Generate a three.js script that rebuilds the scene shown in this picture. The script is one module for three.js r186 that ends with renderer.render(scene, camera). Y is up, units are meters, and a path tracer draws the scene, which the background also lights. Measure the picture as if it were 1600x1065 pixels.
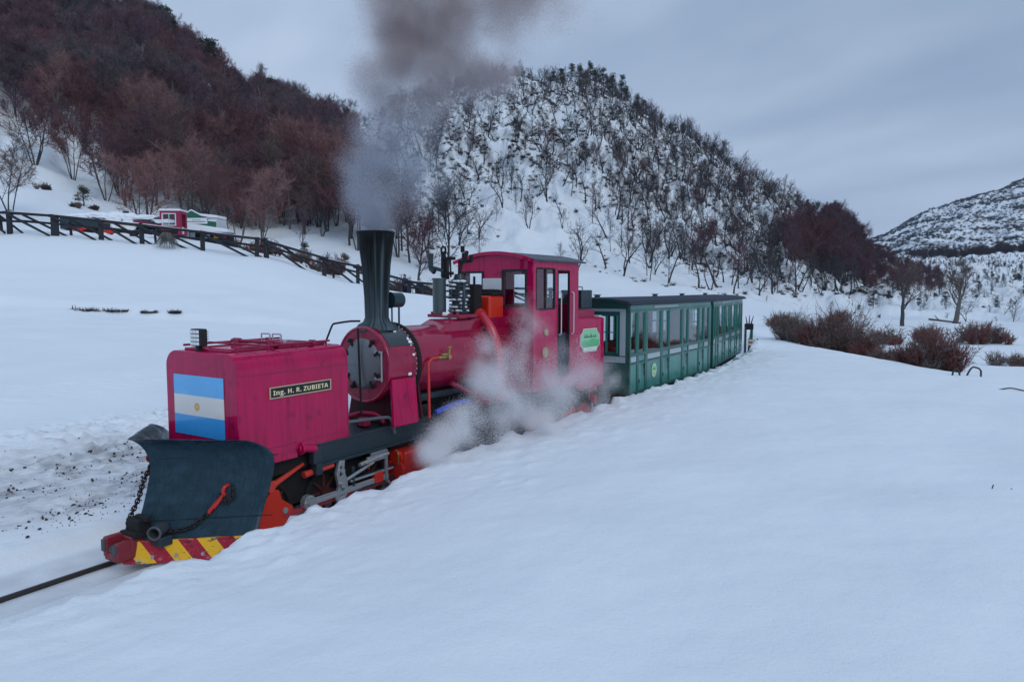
import * as THREE from 'three';
import { RoundedBoxGeometry } from 'three/addons/geometries/RoundedBoxGeometry.js';
import { MarchingCubes } from 'three/addons/objects/MarchingCubes.js';
import { createNoise2D, createNoise3D, createNoise4D } from 'simplex-noise';

// ---------------------------------------------------------------- camera, sky, sun, exposure
const scene = new THREE.Scene();
const camera = new THREE.PerspectiveCamera(53.04, 1600 / 1065, 0.1, 6000);
camera.position.set(0, 2.5, 0);
camera.rotation.x = THREE.MathUtils.degToRad(-4.26);
camera.updateMatrixWorld();

function mulberry(a) { return () => { a |= 0; a = (a + 0x6d2b79f5) | 0; let t = Math.imul(a ^ (a >>> 15), 1 | a); t = (t + Math.imul(t ^ (t >>> 7), 61 | t)) ^ t; return ((t ^ (t >>> 14)) >>> 0) / 4294967296; }; }
const n2 = createNoise2D(mulberry(11)), n3 = createNoise3D(mulberry(12)), n4 = createNoise4D(mulberry(13));
function fbm(x, y, oct = 4, gain = 0.5) { let s = 0, a = 1, t = 0; for (let i = 0; i < oct; i++) { s += a * n2(x + i * 17.3, y - i * 9.1); t += a; a *= gain; x *= 2.03; y *= 2.03; } return s / t; }
const clamp = THREE.MathUtils.clamp, lerp = THREE.MathUtils.lerp;
const smooth = (a, b, x) => { const t = clamp((x - a) / (b - a), 0, 1); return t * t * (3 - 2 * t); };

{ // overcast sky: soft stratus sheets drawn out in bands
  const W = 1024, H = 512, data = new Float32Array(W * H * 4);
  for (let r = 0; r < H; r++) for (let c = 0; c < W; c++) {
    const up = ((r + 0.5) / H - 0.5) * Math.PI, ro = ((c + 0.5) / W - 0.5) * 2 * Math.PI;
    const x = Math.cos(ro) * Math.cos(up), y = Math.sin(up), z = Math.sin(ro) * Math.cos(up);
    const k = 1 / (Math.max(y, 0) + 0.16), px = x * k, pz = z * k;
    const band = fbm(px * 0.32 + pz * 0.55 + 3.1, px * 1.15 - pz * 0.75, 4) * 0.85 + fbm(px * 1.1 + 7, pz * 2.6 - px, 3) * 0.12;
    const e = smooth(0, 0.55, y), side = 0.5 + 0.5 * Math.cos(ro + Math.PI * 0.86);
    let L = lerp(1.13, 1.05, e) + 0.10 * band * smooth(0, 0.12, y) + 0.09 * (side - 0.5);
    const zen = smooth(0.45, 0.9, y); L *= 1 + 0.22 * zen;
    const right = smooth(-2.0, -0.7, ro) * smooth(1.9, 0.6, ro); L *= 1 - 0.125 * right * smooth(0.08, 0.34, y);
    const blue = clamp(0.5 - band * 0.9 + 0.75 * right * smooth(0.05, 0.3, y), 0, 1.5);
    const o = (r * W + c) * 4;
    data[o] = L * lerp(0.405, 0.335, blue); data[o + 1] = L * lerp(0.50, 0.437, blue) * (1 + 0.03 * zen); data[o + 2] = L * lerp(0.655, 0.605, blue) * (1 + 0.06 * zen); data[o + 3] = 1;
  }
  const t = new THREE.DataTexture(data, W, H, THREE.RGBAFormat, THREE.FloatType);
  t.mapping = THREE.EquirectangularReflectionMapping; t.magFilter = t.minFilter = THREE.LinearFilter; t.needsUpdate = true;
  scene.background = t; scene.environment = t;
}
const sun = new THREE.DirectionalLight(new THREE.Color(1, 0.97, 0.93), 0.78);
sun.position.set(46, 54, 52); sun.target.position.set(0, 0, -14); scene.add(sun, sun.target); sun.name = 'overcast_sun';
sun.castShadow = true; sun.shadow.radius = 45; sun.shadow.mapSize.set(2048, 2048);
Object.assign(sun.shadow.camera, { left: -80, right: 80, top: 80, bottom: -80, near: 1, far: 300 });
scene.fog = new THREE.FogExp2(new THREE.Color(0.72, 0.82, 1.0), 0.00010);

const renderer = new THREE.WebGLRenderer({ antialias: true });
renderer.toneMapping = THREE.LinearToneMapping; renderer.toneMappingExposure = 1.03;
renderer.shadowMap.enabled = true; renderer.outputColorSpace = THREE.SRGBColorSpace;

// ---------------------------------------------------------------- helpers
const V = (x, y, z) => new THREE.Vector3(x, y, z);
const used = {};
function numbered(n) { used[n] = (used[n] ?? -1) + 1; return used[n] ? `${n}_${String(used[n]).padStart(3, '0')}` : n; }
function tag(o, label, category, group, kind) { if (label) o.userData.label = label; if (category) o.userData.category = category; if (group) o.userData.group = group; if (kind) o.userData.kind = kind; return o; }
function thing(name, label, category, group, x = 0, y = 0, z = 0, ry = 0) { const g = new THREE.Group(); g.name = numbered(name); g.position.set(x, y, z); g.rotation.y = ry; scene.add(g); return tag(g, label, category, group); }
function topMesh(name, geo, mat, label, category, group, kind) { const m = new THREE.Mesh(geo, mat); m.name = numbered(name); m.castShadow = m.receiveShadow = true; scene.add(m); return tag(m, label, category, group, kind); }
// point in the place seen at pixel column u (1600 wide) and distance d ahead
const atU = (u, d) => [(u - 800) / 1067 * d, d];

function boxUV(g) { // metre-sized box projection
  const p = g.attributes.position.array, n = g.attributes.normal.array, uv = new Float32Array(p.length / 3 * 2);
  for (let i = 0; i < p.length / 3; i += 3) {
    let ax = 0, ay = 0, az = 0;
    for (let k = 0; k < 3; k++) { ax += Math.abs(n[(i + k) * 3]); ay += Math.abs(n[(i + k) * 3 + 1]); az += Math.abs(n[(i + k) * 3 + 2]); }
    for (let k = 0; k < 3; k++) { const j = (i + k) * 3, x = p[j], y = p[j + 1], z = p[j + 2], o = (i + k) * 2;
      if (ax >= ay && ax >= az) { uv[o] = z; uv[o + 1] = y; } else if (ay >= az) { uv[o] = z; uv[o + 1] = x; } else { uv[o] = x; uv[o + 1] = y; } }
  }
  g.setAttribute('uv', new THREE.BufferAttribute(uv, 2)); return g;
}
function merge(list, keepUV) {
  const gs = [].concat(list).map((g) => g.index ? g.toNonIndexed() : g);
  let n = 0; for (const g of gs) n += g.attributes.position.count;
  const p = new Float32Array(n * 3), q = new Float32Array(n * 3), uv = new Float32Array(n * 2); let at = 0;
  for (const g of gs) { p.set(g.attributes.position.array, at * 3); if (!g.attributes.normal) g.computeVertexNormals(); q.set(g.attributes.normal.array, at * 3); if (g.attributes.uv) uv.set(g.attributes.uv.array, at * 2); at += g.attributes.position.count; }
  const out = new THREE.BufferGeometry(); out.setAttribute('position', new THREE.BufferAttribute(p, 3)); out.setAttribute('normal', new THREE.BufferAttribute(q, 3)); out.setAttribute('uv', new THREE.BufferAttribute(uv, 2));
  return keepUV ? out : boxUV(out);
}
const xf = (g, x = 0, y = 0, z = 0, rx = 0, ry = 0, rz = 0) => { if (rx) g.rotateX(rx); if (rz) g.rotateZ(rz); if (ry) g.rotateY(ry); return g.translate(x, y, z); };
const box = (w, h, d, x, y, z, rx, ry, rz) => xf(new THREE.BoxGeometry(w, h, d), x, y, z, rx, ry, rz);
const rb = (w, h, d, x, y, z, r = 0.01, rx, ry, rz) => xf(new RoundedBoxGeometry(w, h, d, 2, Math.min(r, w / 2.1, h / 2.1, d / 2.1)), x, y, z, rx, ry, rz);
const span = (x0, x1, y0, y1, z0, z1, r = 0.008) => rb(x1 - x0, y1 - y0, z1 - z0, (x0 + x1) / 2, (y0 + y1) / 2, (z0 + z1) / 2, r);
const cy = (r0, r1, h, x, y, z, seg = 24) => xf(new THREE.CylinderGeometry(r1, r0, h, seg), x, y, z);
const cx = (r, h, x, y, z, seg = 24) => xf(new THREE.CylinderGeometry(r, r, h, seg), x, y, z, 0, 0, Math.PI / 2);
const cz = (r, h, x, y, z, seg = 24) => xf(new THREE.CylinderGeometry(r, r, h, seg), x, y, z, Math.PI / 2);
function bar(a, b, r, r2 = r, seg = 8) { const A = V(...a), B = V(...b), d = B.clone().sub(A), g = new THREE.CylinderGeometry(r2, r, d.length(), seg); g.applyQuaternion(new THREE.Quaternion().setFromUnitVectors(V(0, 1, 0), d.clone().normalize())); const m = A.add(B).multiplyScalar(0.5); return g.translate(m.x, m.y, m.z); }
const tube = (pts, r, seg = 8, n = 24, tension = 0.4) => new THREE.TubeGeometry(new THREE.CatmullRomCurve3(pts.map((p) => V(...p)), false, 'catmullrom', tension), n, r, seg, false);
function poly(pts, holes = []) { const s = new THREE.Shape(pts.map((p) => new THREE.Vector2(...p))); for (const h of holes) s.holes.push(new THREE.Path(h.map((p) => new THREE.Vector2(...p)))); return s; }
const ext = (shape, depth, bevel = 0.008, seg = 12) => new THREE.ExtrudeGeometry(shape, { depth, bevelEnabled: bevel > 0, bevelThickness: bevel, bevelSize: bevel, bevelOffset: -bevel, bevelSegments: 2, curveSegments: seg });
function mk(name, geos, mat, parent, unit, label, keepUV) {
  const m = new THREE.Mesh(merge(geos, keepUV), mat); m.name = name; m.castShadow = m.receiveShadow = true;
  if (unit) { m.position.set(unit.x - parent.position.x, 0, unit.z - parent.position.z); m.rotation.y = unit.ry; }
  if (label) m.userData.label = label;
  parent.add(m); return m;
}

// ---------------------------------------------------------------- textures and materials
function noiseTex(size, f) { // tiling 0..1 grey texture
  const d = new Uint8Array(size * size * 4);
  for (let y = 0; y < size; y++) for (let x = 0; x < size; x++) { const v = clamp(f(x / size, y / size), 0, 1) * 255, o = (y * size + x) * 4; d[o] = d[o + 1] = d[o + 2] = v; d[o + 3] = 255; }
  const t = new THREE.DataTexture(d, size, size); t.wrapS = t.wrapT = THREE.RepeatWrapping; t.magFilter = t.minFilter = THREE.LinearFilter; t.needsUpdate = true; return t;
}
const TP = Math.PI * 2;
function tile(u, v, f, seed = 0) { // periodic 2D noise through a torus cut
  const k = f / TP; return n4(Math.cos(u * TP) * k + seed, Math.sin(u * TP) * k, Math.cos(v * TP) * k - seed, Math.sin(v * TP) * k);
}
const grainTex = noiseTex(512, (u, v) => 0.5 + 0.2 * tile(u, v, 6) + 0.14 * tile(u, v, 16, 3) + 0.11 * tile(u, v, 40, 7) + 0.08 * tile(u, v, 90, 5));
const wearTex = noiseTex(512, (u, v) => 0.62 + 0.25 * tile(u, v, 2.2, 5) + 0.2 * tile(u, v, 7, 9) + 0.1 * tile(u, v, 25, 2));
const streakTex = noiseTex(512, (u, v) => 0.6 + 0.3 * n2(u * 60, v * 3.5) * smooth(0, 0.06, u) * smooth(1, 0.94, u) + 0.2 * tile(u, v, 3, 4));
const sootTex = noiseTex(512, (u, v) => { const a = smooth(0, 0.06, u) * smooth(1, 0.94, u); return 0.05 + 0.62 * smooth(0.50, 0.22, v + 0.14 * a * n2(u * 11, 1)) * (0.55 + 0.45 * a * n2(u * 24, v * 1.4)) + 0.05 * a * n2(u * 70, v * 4) + 0.05 * tile(u, v, 9); });
const bladeTex = noiseTex(512, (u, v) => 0.42 + 0.12 * tile(u, v, 3, 6) + 0.10 * tile(u, v, 9, 1) + 0.10 * n2(u * 70, v * 4) * smooth(0, 0.05, u) * smooth(1, 0.95, u) + 0.08 * tile(u, v, 36, 8));
const rep = (t, s, s2 = s) => { const c = t.clone(); c.repeat.set(s, s2); c.needsUpdate = true; return c; };
function colorTex(w, h, draw) { const c = document.createElement('canvas'); c.width = w; c.height = h; const g = c.getContext('2d'); draw(g, w, h); const t = new THREE.CanvasTexture(c); t.colorSpace = THREE.SRGBColorSpace; t.magFilter = THREE.LinearFilter; return t; }
const std = (r, g, b, o = {}) => new THREE.MeshStandardMaterial({ color: new THREE.Color().setRGB(r, g, b), roughness: 0.6, ...o });
const phys = (r, g, b, o = {}) => new THREE.MeshPhysicalMaterial({ color: new THREE.Color().setRGB(r, g, b), ...o });
const roughWear = rep(wearTex, 0.7), roughGrain = rep(wearTex, 2.3);
const softWear = rep(noiseTex(256, (u, v) => 0.75 + 0.25 * tile(u, v, 1.6, 5) + 0.12 * tile(u, v, 4, 9)), 0.5);
const grimeTex = rep(noiseTex(512, (u, v) => { const a = smooth(0, 0.05, u) * smooth(1, 0.95, u); return 0.80 + 0.15 * tile(u, v, 2, 5) + 0.09 * tile(u, v, 7, 9) + 0.08 * a * n2(u * 34, v * 2.2) - 0.22 * smooth(0.3, 0.8, tile(u, v, 12, 2)) - 0.16 * smooth(0.35, 0.75, a * n2(u * 22 + 3, v * 1.3)); }), 0.45);
const M = {
  coupler: std(0.22, 0.018, 0.03, { roughness: 0.7, roughnessMap: roughGrain }),
  crimson: phys(0.57, 0.003, 0.095, { roughness: 0.5, map: grimeTex, specularIntensity: 0.08, clearcoat: 0.75, clearcoatRoughness: 0.035 }),
  barrel: phys(0.41, 0.004, 0.058, { roughness: 0.45, map: grimeTex, specularIntensity: 0.4, clearcoat: 1, clearcoatRoughness: 0.05 }),
  crimsonWorn: std(0.30, 0.012, 0.06, { roughness: 0.8, roughnessMap: roughGrain }),
  red: std(0.55, 0.022, 0.016, { roughness: 0.7, roughnessMap: roughGrain }),
  orange: phys(0.60, 0.028, 0.008, { roughness: 0.65, roughnessMap: roughGrain }),
  frame: phys(0.010, 0.028, 0.038, { roughness: 0.8, roughnessMap: roughGrain, clearcoat: 0.25, clearcoatRoughness: 0.35 }),
  soot: std(0.008, 0.008, 0.009, { roughness: 0.85 }),
  chimney: phys(0.13, 0.19, 0.215, { roughness: 0.6, specularIntensity: 0.3, map: rep(sootTex, 1, 1) }),
  blade: phys(0.05, 0.115, 0.16, { roughness: 0.5, specularIntensity: 0.4, map: rep(bladeTex, 0.7, 0.9), roughnessMap: roughWear, metalness: 0.2 }),
  steel: std(0.42, 0.45, 0.47, { roughness: 0.6, roughnessMap: roughGrain, metalness: 0.6 }),
  door: std(0.20, 0.23, 0.25, { roughness: 0.75, roughnessMap: roughGrain, metalness: 0.4 }),
  brass: std(0.50, 0.36, 0.14, { roughness: 0.4, metalness: 0.8 }),
  cream: std(0.62, 0.58, 0.42, { roughness: 0.55 }),
  white: std(0.62, 0.66, 0.68, { roughness: 0.5 }),
  rubber: std(0.012, 0.013, 0.015, { roughness: 0.7 }),
  chain: std(0.035, 0.033, 0.035, { roughness: 0.55, metalness: 0.6 }),
  blue: std(0.02, 0.10, 0.62, { roughness: 0.5 }),
  roof: std(0.045, 0.055, 0.075, { roughness: 0.7, roughnessMap: roughGrain }),
  glass: phys(0.95, 0.97, 0.98, { transmission: 1, thickness: 0, roughness: 0.03, ior: 1.5 }),
  teal: phys(0.012, 0.195, 0.150, { roughness: 0.5, roughnessMap: softWear, clearcoat: 0.6, clearcoatRoughness: 0.12 }),
  tealLight: phys(0.05, 0.30, 0.25, { roughness: 0.45, map: grimeTex, clearcoat: 0.6, clearcoatRoughness: 0.1 }),
  green: phys(0.006, 0.095, 0.078, { roughness: 0.55, roughnessMap: softWear, clearcoat: 0.5, clearcoatRoughness: 0.2 }),
  panelPale: phys(0.36, 0.46, 0.50, { roughness: 0.35, clearcoat: 0.6, clearcoatRoughness: 0.1 }),
  wood: std(0.16, 0.085, 0.04, { roughness: 0.7 }),
  paleWood: std(0.42, 0.26, 0.14, { roughness: 0.8 }),
  fence: std(0.022, 0.026, 0.034, { roughness: 0.85, bumpMap: rep(streakTex, 3), bumpScale: 0.01 }),
  snow: std(0.86, 0.885, 0.92, { roughness: 0.9 }),
  skin: std(0.48, 0.26, 0.18, { roughness: 0.6 }),
  hair: std(0.02, 0.014, 0.012, { roughness: 0.7 }),
};

// ---------------------------------------------------------------- track and terrain
// local frames of the train: x to the train's side that faces the camera, z forwards. a = heading in degrees
const unitAt = (x, d, a) => ({ x, z: -d, ry: -THREE.MathUtils.degToRad(a), d, a });
const UF = unitAt(-3.37, 7.32, 31.5), UB = unitAt(-0.305, 11.70, 36), UK = unitAt(0.548, 12.873, 36.5), UC1 = unitAt(1.500, 13.90, 32.86), UC2 = unitAt(4.530, 18.715, 26.24);
const trackPts = [[-12, -6.5], [-8.2, -0.6], [-5.7, 3.45], [-3.37, 7.32], [-1.95, 9.47], [-0.305, 11.7], [1.5, 13.95], [4.45, 18.55], [6.95, 23.6], [9.2, 29.5], [11.4, 36.5], [13.8, 46], [16.5, 60]];
const trackCurve = new THREE.CatmullRomCurve3(trackPts.map(([x, d]) => V(x, 0, d)), false, 'centripetal');
const TN = 160, track = [];
for (let i = 0; i <= TN; i++) { const p = trackCurve.getPoint(i / TN); track.push([p.x, p.z]); }
const trackLen = [0]; for (let i = 1; i <= TN; i++) trackLen.push(trackLen[i - 1] + Math.hypot(track[i][0] - track[i - 1][0], track[i][1] - track[i - 1][1]));
let tZero = 0; { let best = 9; track.forEach((p, i) => { const q = Math.hypot(p[0] + 3.37, p[1] - 7.32); if (q < best) { best = q; tZero = trackLen[i]; } }); }
function trackST(x, d) { // s: metres to the camera's side of the centre line, t: metres back from the engine's front
  let best = 1e9, S = 0, T = 0;
  for (let i = 0; i < TN; i++) {
    const a = track[i], b = track[i + 1], ex = b[0] - a[0], ed = b[1] - a[1], L2 = ex * ex + ed * ed;
    const k = clamp(((x - a[0]) * ex + (d - a[1]) * ed) / L2, 0, 1), qx = x - a[0] - k * ex, qd = d - a[1] - k * ed, q = qx * qx + qd * qd;
    if (q < best) { best = q; const L = Math.sqrt(L2); S = Math.sign(qx * ed - qd * ex) * Math.sqrt(q); T = trackLen[i] + k * L - tZero; }
  }
  return [S, T];
}
const RAIL_Y = -0.25;
// ground heights along sight lines: columns by bearing, rows by distance ahead
const TD = [0, 10, 16, 24, 30, 36, 44, 52, 60, 75, 100, 130, 160, 200, 230, 260, 300, 600, 900, 1400, 2000];
const TU = [
  [-300, 0, 0, .4, 1.2, 2.2, 4, 7.2, 9.5, 12, 19, 32, 50, 72, 100, 112, 115, 100, 90, 90, 90, 90],
  [0, 0, 0, .3, 1, 1.7, 3.3, 6.2, 7.6, 9.5, 15, 26, 43, 62, 90, 105, 105, 90, 80, 80, 80, 80],
  [250, 0, -.1, .25, .8, 1.3, 2.6, 5.2, 6.5, 7.2, 10, 20, 37, 56, 78, 84, 82, 70, 60, 60, 60, 60],
  [400, 0, -.1, .2, .6, 1, 2.1, 4.4, 5.4, 5.7, 7, 14, 28, 44, 60, 62, 58, 48, 50, 50, 50, 50],
  [550, 0, -.1, .1, .35, .6, 1.2, 2.7, 3.2, 3.8, 7, 14, 25, 38, 52, 56, 56, 50, 50, 50, 50, 50],
  [650, 0, -.1, 0, .2, .4, 1.0, 2.25, 1.7, 2.3, 4.5, 11, 24, 40, 60, 69, 70, 62, 55, 55, 55, 55],
  [800, 0, 0, 0, .1, .25, .5, 1.1, 1.5, 1.9, 3.5, 10, 24, 42, 64, 74, 75, 66, 60, 60, 60, 60],
  [930, .2, .2, .2, .2, .3, .4, .8, 1.1, 1.4, 3, 9, 23, 41, 62, 72, 72, 64, 60, 60, 60, 60],
  [1050, .4, .4, .4, .4, .4, .4, .7, 1, 1.2, 2.2, 6.5, 17, 30, 47, 56, 57, 52, 50, 50, 50, 50],
  [1200, .4, .4, .4, .4, .4, .4, .4, .4, .4, .8, 3, 9, 17.5, 29.5, 37, 39, 36, 40, 50, 60, 60],
  [1300, .4, .4, .4, .4, .2, -.2, -.4, -.5, -.6, -.4, .8, 4.5, 10, 18.5, 25, 28, 27, 32, 40, 60, 60],
  [1370, .4, .4, .4, .3, -.3, -.8, -1, -1, -1, -1, -.5, .8, 3.5, 8, 12, 14, 15, 29, 40, 109, 118],
  [1450, .4, .4, .4, .2, -.6, -1, -1, -1, -1, -1, -.8, -.2, 1, 3.5, 5.5, 7.5, 9, 30, 58, 162, 170],
  [1520, .4, .4, .4, .1, -.8, -1, -1, -1, -1, -1, -.9, -.5, .3, 2, 4.5, 7, 10, 32, 66, 192, 200],
  [1600, .4, .4, .3, 0, -.9, -1, -1, -1, -1, -1, -1, -.7, -.2, 1, 2.5, 4, 6, 35, 76, 223, 230],
  [1900, .4, .4, .2, -.2, -1, -1, -1, -1, -1, -1, -1, -1, -.8, 0, 1, 2, 3, 45, 95, 300, 320],
];
const TA = TU.map((r) => Math.atan((r[0] - 800) / 1067));
function colAt(row, d) { // cubic Hermite along the distance
  let i = 0; while (i < TD.length - 2 && d > TD[i + 1]) i++;
  const y = row, h = TD[i + 1] - TD[i], t = clamp((d - TD[i]) / h, 0, 1), Y = (k) => y[clamp(k, 0, TD.length - 1) + 1], X = (k) => TD[clamp(k, 0, TD.length - 1)];
  const m0 = i > 0 ? (Y(i + 1) - Y(i - 1)) / (X(i + 1) - X(i - 1)) * h : (Y(i + 1) - Y(i)), m1 = i < TD.length - 2 ? (Y(i + 2) - Y(i)) / (X(i + 2) - X(i)) * h : (Y(i + 1) - Y(i));
  const t2 = t * t, t3 = t2 * t; return (2 * t3 - 3 * t2 + 1) * Y(i) + (t3 - 2 * t2 + t) * m0 + (-2 * t3 + 3 * t2) * Y(i + 1) + (t3 - t2) * m1;
}
function macro(x, d) {
  const r = Math.hypot(x, d), az = Math.atan2(x, d), a = clamp(az, TA[0], TA[TA.length - 1]), dd = Math.min(r * Math.cos(a), 1990);
  let j = 0; while (j < TA.length - 2 && a > TA[j + 1]) j++;
  let k = (a - TA[j]) / (TA[j + 1] - TA[j]); k = k * k * (3 - 2 * k) * 0.5 + k * 0.5;
  const y = lerp(colAt(TU[j], dd), colAt(TU[j + 1], dd), k);
  return lerp(y, 0.2, smooth(1.15, 1.7, Math.abs(az)));
}
const gully = (x, d) => { const r = 1 - Math.abs(fbm(x * 0.030 + d * 0.012, d * 0.012 - x * 0.006, 4)); return r * r; };
function hillY(x, d) { // hillside with gullies and ledges
  const r = Math.hypot(x, d), w = smooth(75, 130, r);
  const u = x / Math.max(d, 1) * 1067 + 800, low = smooth(105, 185, r) * smooth(420, 330, r) * (u < 900 ? lerp(5.5 * smooth(60, 420, u), 4.5, smooth(500, 700, u)) : lerp(4.5, 1.5, smooth(900, 1300, u)));
  return macro(x, d) - low + w * (gully(x, d) * 5 - 3.2 + fbm(x * 0.09, d * 0.09, 4) * 2.6) + smooth(40, 70, r) * fbm(x * 0.05, d * 0.05, 3) * 0.5 + smooth(500, 900, r) * fbm(x * 0.008, d * 0.008, 4) * 9;
}
const crestY = (t) => { const k = [[-20, .2], [-2.4, .19], [-1.5, .19], [-1.1, .14], [-0.6, .15], [0, .20], [1, .23], [2, .27], [4, .35], [6, .42], [8, .52], [18, .48], [30, .4], [60, .4]]; let i = 0; while (i < k.length - 2 && t > k[i + 1][0]) i++; return lerp(k[i][1], k[i + 1][1], smooth(k[i][0], k[i + 1][0], t)); };
const billow = (x, y, o) => { let s = 0, a = 1, t = 0; for (let i = 0; i < o; i++) { s += a * Math.abs(n2(x + i * 5.1, y + i * 2.7)); t += a; a *= 0.5; x *= 2.1; y *= 2.1; } return s / t; };
const edgeX = (d) => d > 31 ? 12 + (d - 31) * 0.35 : 11.3 + 0.35 * n2(d * 0.12, 4) + smooth(26, 31, d) * 0.6;
function nearY(x, d, full = true) {
  const [s, t] = trackST(x, d);
  const m = macro(x, d), tNear = smooth(34, 27, t);
  let y;
  if (s > 0) {
    const cr = crestY(t), w = 0.98 + 0.1 * n2(t * 0.9, 2) + 0.05 * n2(t * 3.1, 8), face = smooth(w, w + 0.34 + 0.08 * n2(t * 1.7, 5), s);
    const plate = lerp(cr, 0.43 + 0.05 * fbm(x * 0.23, d * 0.23, 2), smooth(1.6, 4.5, s));
    const e = edgeX(d), drop = smooth(e - 0.5, e + 4.5, x), depth = 0.35 + 1.05 * smooth(11, 20, d);
    let top = plate - drop * depth;
    top = lerp(top, m, smooth(24, 42, d + (x > e ? 10 : 0)) * smooth(3, 9, s));
    y = lerp(-0.295 + 0.075 * smooth(0.02, 0.25, s), top, face);
    if (full) { const rough = smooth(0.9, 1.2, s) * smooth(3.6, 1.5, s + 0.6 * n2(x * 0.5, d * 0.5)); y += rough * (0.075 * fbm(x * 1.4 + 9, d * 1.4, 6, 0.68) + 0.07 * smooth(0.05, 0.6, fbm(x * 2.3, d * 2.3 + 4, 3)) * (0.5 + n2(x * 0.8, d * 0.8)) + 0.022 * n2(x * 5, d * 5) + 0.05 * smooth(2.2, 1.0, s) * (billow(x * 3.4, d * 3.4, 3) - 0.3) + 0.014 * n2(x * 8, d * 8)) * (0.45 + 0.55 * smooth(1.9, 1.0, s)) + smooth(1.2, 2.5, s) * (0.030 * fbm(x * 0.5, d * 0.5 + 3, 3) + 0.004 * n2(x * 3.3, d * 3.3)); }
  } else {
    const q = -s, step = smooth(1.0 + 0.08 * n2(t * 1.1, 9), 1.3, q);
    let base = lerp(-0.295, -0.17, step);
    base = lerp(base, -0.05, smooth(3.2, 5, q)) + 0.20 * Math.exp(-(((q - 5.6) / 0.8) ** 2)) * (0.7 + 0.5 * n2(t * 0.5, 3)) + 0.14 * Math.exp(-(((q - 10.4) / 0.6) ** 2));
    y = lerp(base, m, smooth(7, 12, q)) + 0.26 * smooth(30.0, 30.9, d + 0.5 * n2(x * 0.12, 5)) * smooth(16, 20, q);
    if (full) {
      const road = smooth(1.1, 1.7, q) * smooth(8.6, 6.4, q);
      y += road * (0.12 * (billow(x * 1.9, d * 1.9, 4) - 0.3) + 0.035 * n2(x * 4.6, d * 4.6) + 0.015 * n2(x * 8.5, d * 8.5)) * (0.6 + 1.1 * smooth(3.6, 5.2, q)) - 0.05 * smooth(0.12, 0.0, Math.abs(q - 2.5 - 0.1 * n2(t * 0.4, 7))) - 0.05 * smooth(0.12, 0.0, Math.abs(q - 3.7 - 0.1 * n2(t * 0.4, 17))) + smooth(9, 10.2, q) * smooth(12.5, 10.8, q) * 0.08 * billow(x * 1.6, d * 1.6, 3);
      y += smooth(11, 14, q) * (0.02 * fbm(x * 0.6, d * 0.6, 3)) + smooth(15, 22, q) * (0.12 * fbm(x * 0.11, d * 0.2, 3));
    }
  }
  return lerp(lerp(m, 0.3, 0.0), y, tNear);
}
const groundAt = (x, d) => { const r = Math.hypot(x, d); return r < 55 ? nearY(x, d, false) : hillY(x, d); };

function snowMaterial(bumpA, sA) {
  return new THREE.MeshStandardMaterial({ color: 0xffffff, vertexColors: true, roughness: 0.85, bumpMap: rep(grainTex, sA), bumpScale: bumpA });
}
function sheetGeometry(nx, nd, at, color) { // grid of points (i, j) -> [x, y, z]
  const p = new Float32Array(nx * nd * 3), uv = new Float32Array(nx * nd * 2), c = new Float32Array(nx * nd * 3), idx = new Uint32Array((nx - 1) * (nd - 1) * 6);
  for (let j = 0; j < nd; j++) for (let i = 0; i < nx; i++) { const k = j * nx + i, q = at(i, j); p[k * 3] = q[0]; p[k * 3 + 1] = q[1]; p[k * 3 + 2] = -q[2]; uv[k * 2] = q[0]; uv[k * 2 + 1] = q[2]; }
  let o = 0; for (let j = 0; j < nd - 1; j++) for (let i = 0; i < nx - 1; i++) { const a = j * nx + i, b = a + 1, e = a + nx, f = e + 1; idx.set([a, b, f, a, f, e], o); o += 6; }
  const g = new THREE.BufferGeometry(); g.setAttribute('position', new THREE.BufferAttribute(p, 3)); g.setAttribute('uv', new THREE.BufferAttribute(uv, 2)); g.setIndex(new THREE.BufferAttribute(idx, 1)); g.computeVertexNormals();
  const nn = g.attributes.normal.array;
  for (let k = 0; k < nx * nd; k++) { const q = color(p[k * 3], p[k * 3 + 1], -p[k * 3 + 2], nn[k * 3 + 1]); c[k * 3] = q[0]; c[k * 3 + 1] = q[1]; c[k * 3 + 2] = q[2]; }
  g.setAttribute('color', new THREE.BufferAttribute(c, 3)); return g;
}
const SNOW = [0.825, 0.875, 0.905];
const mixc = (a, b, k) => [lerp(a[0], b[0], k), lerp(a[1], b[1], k), lerp(a[2], b[2], k)];
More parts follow.
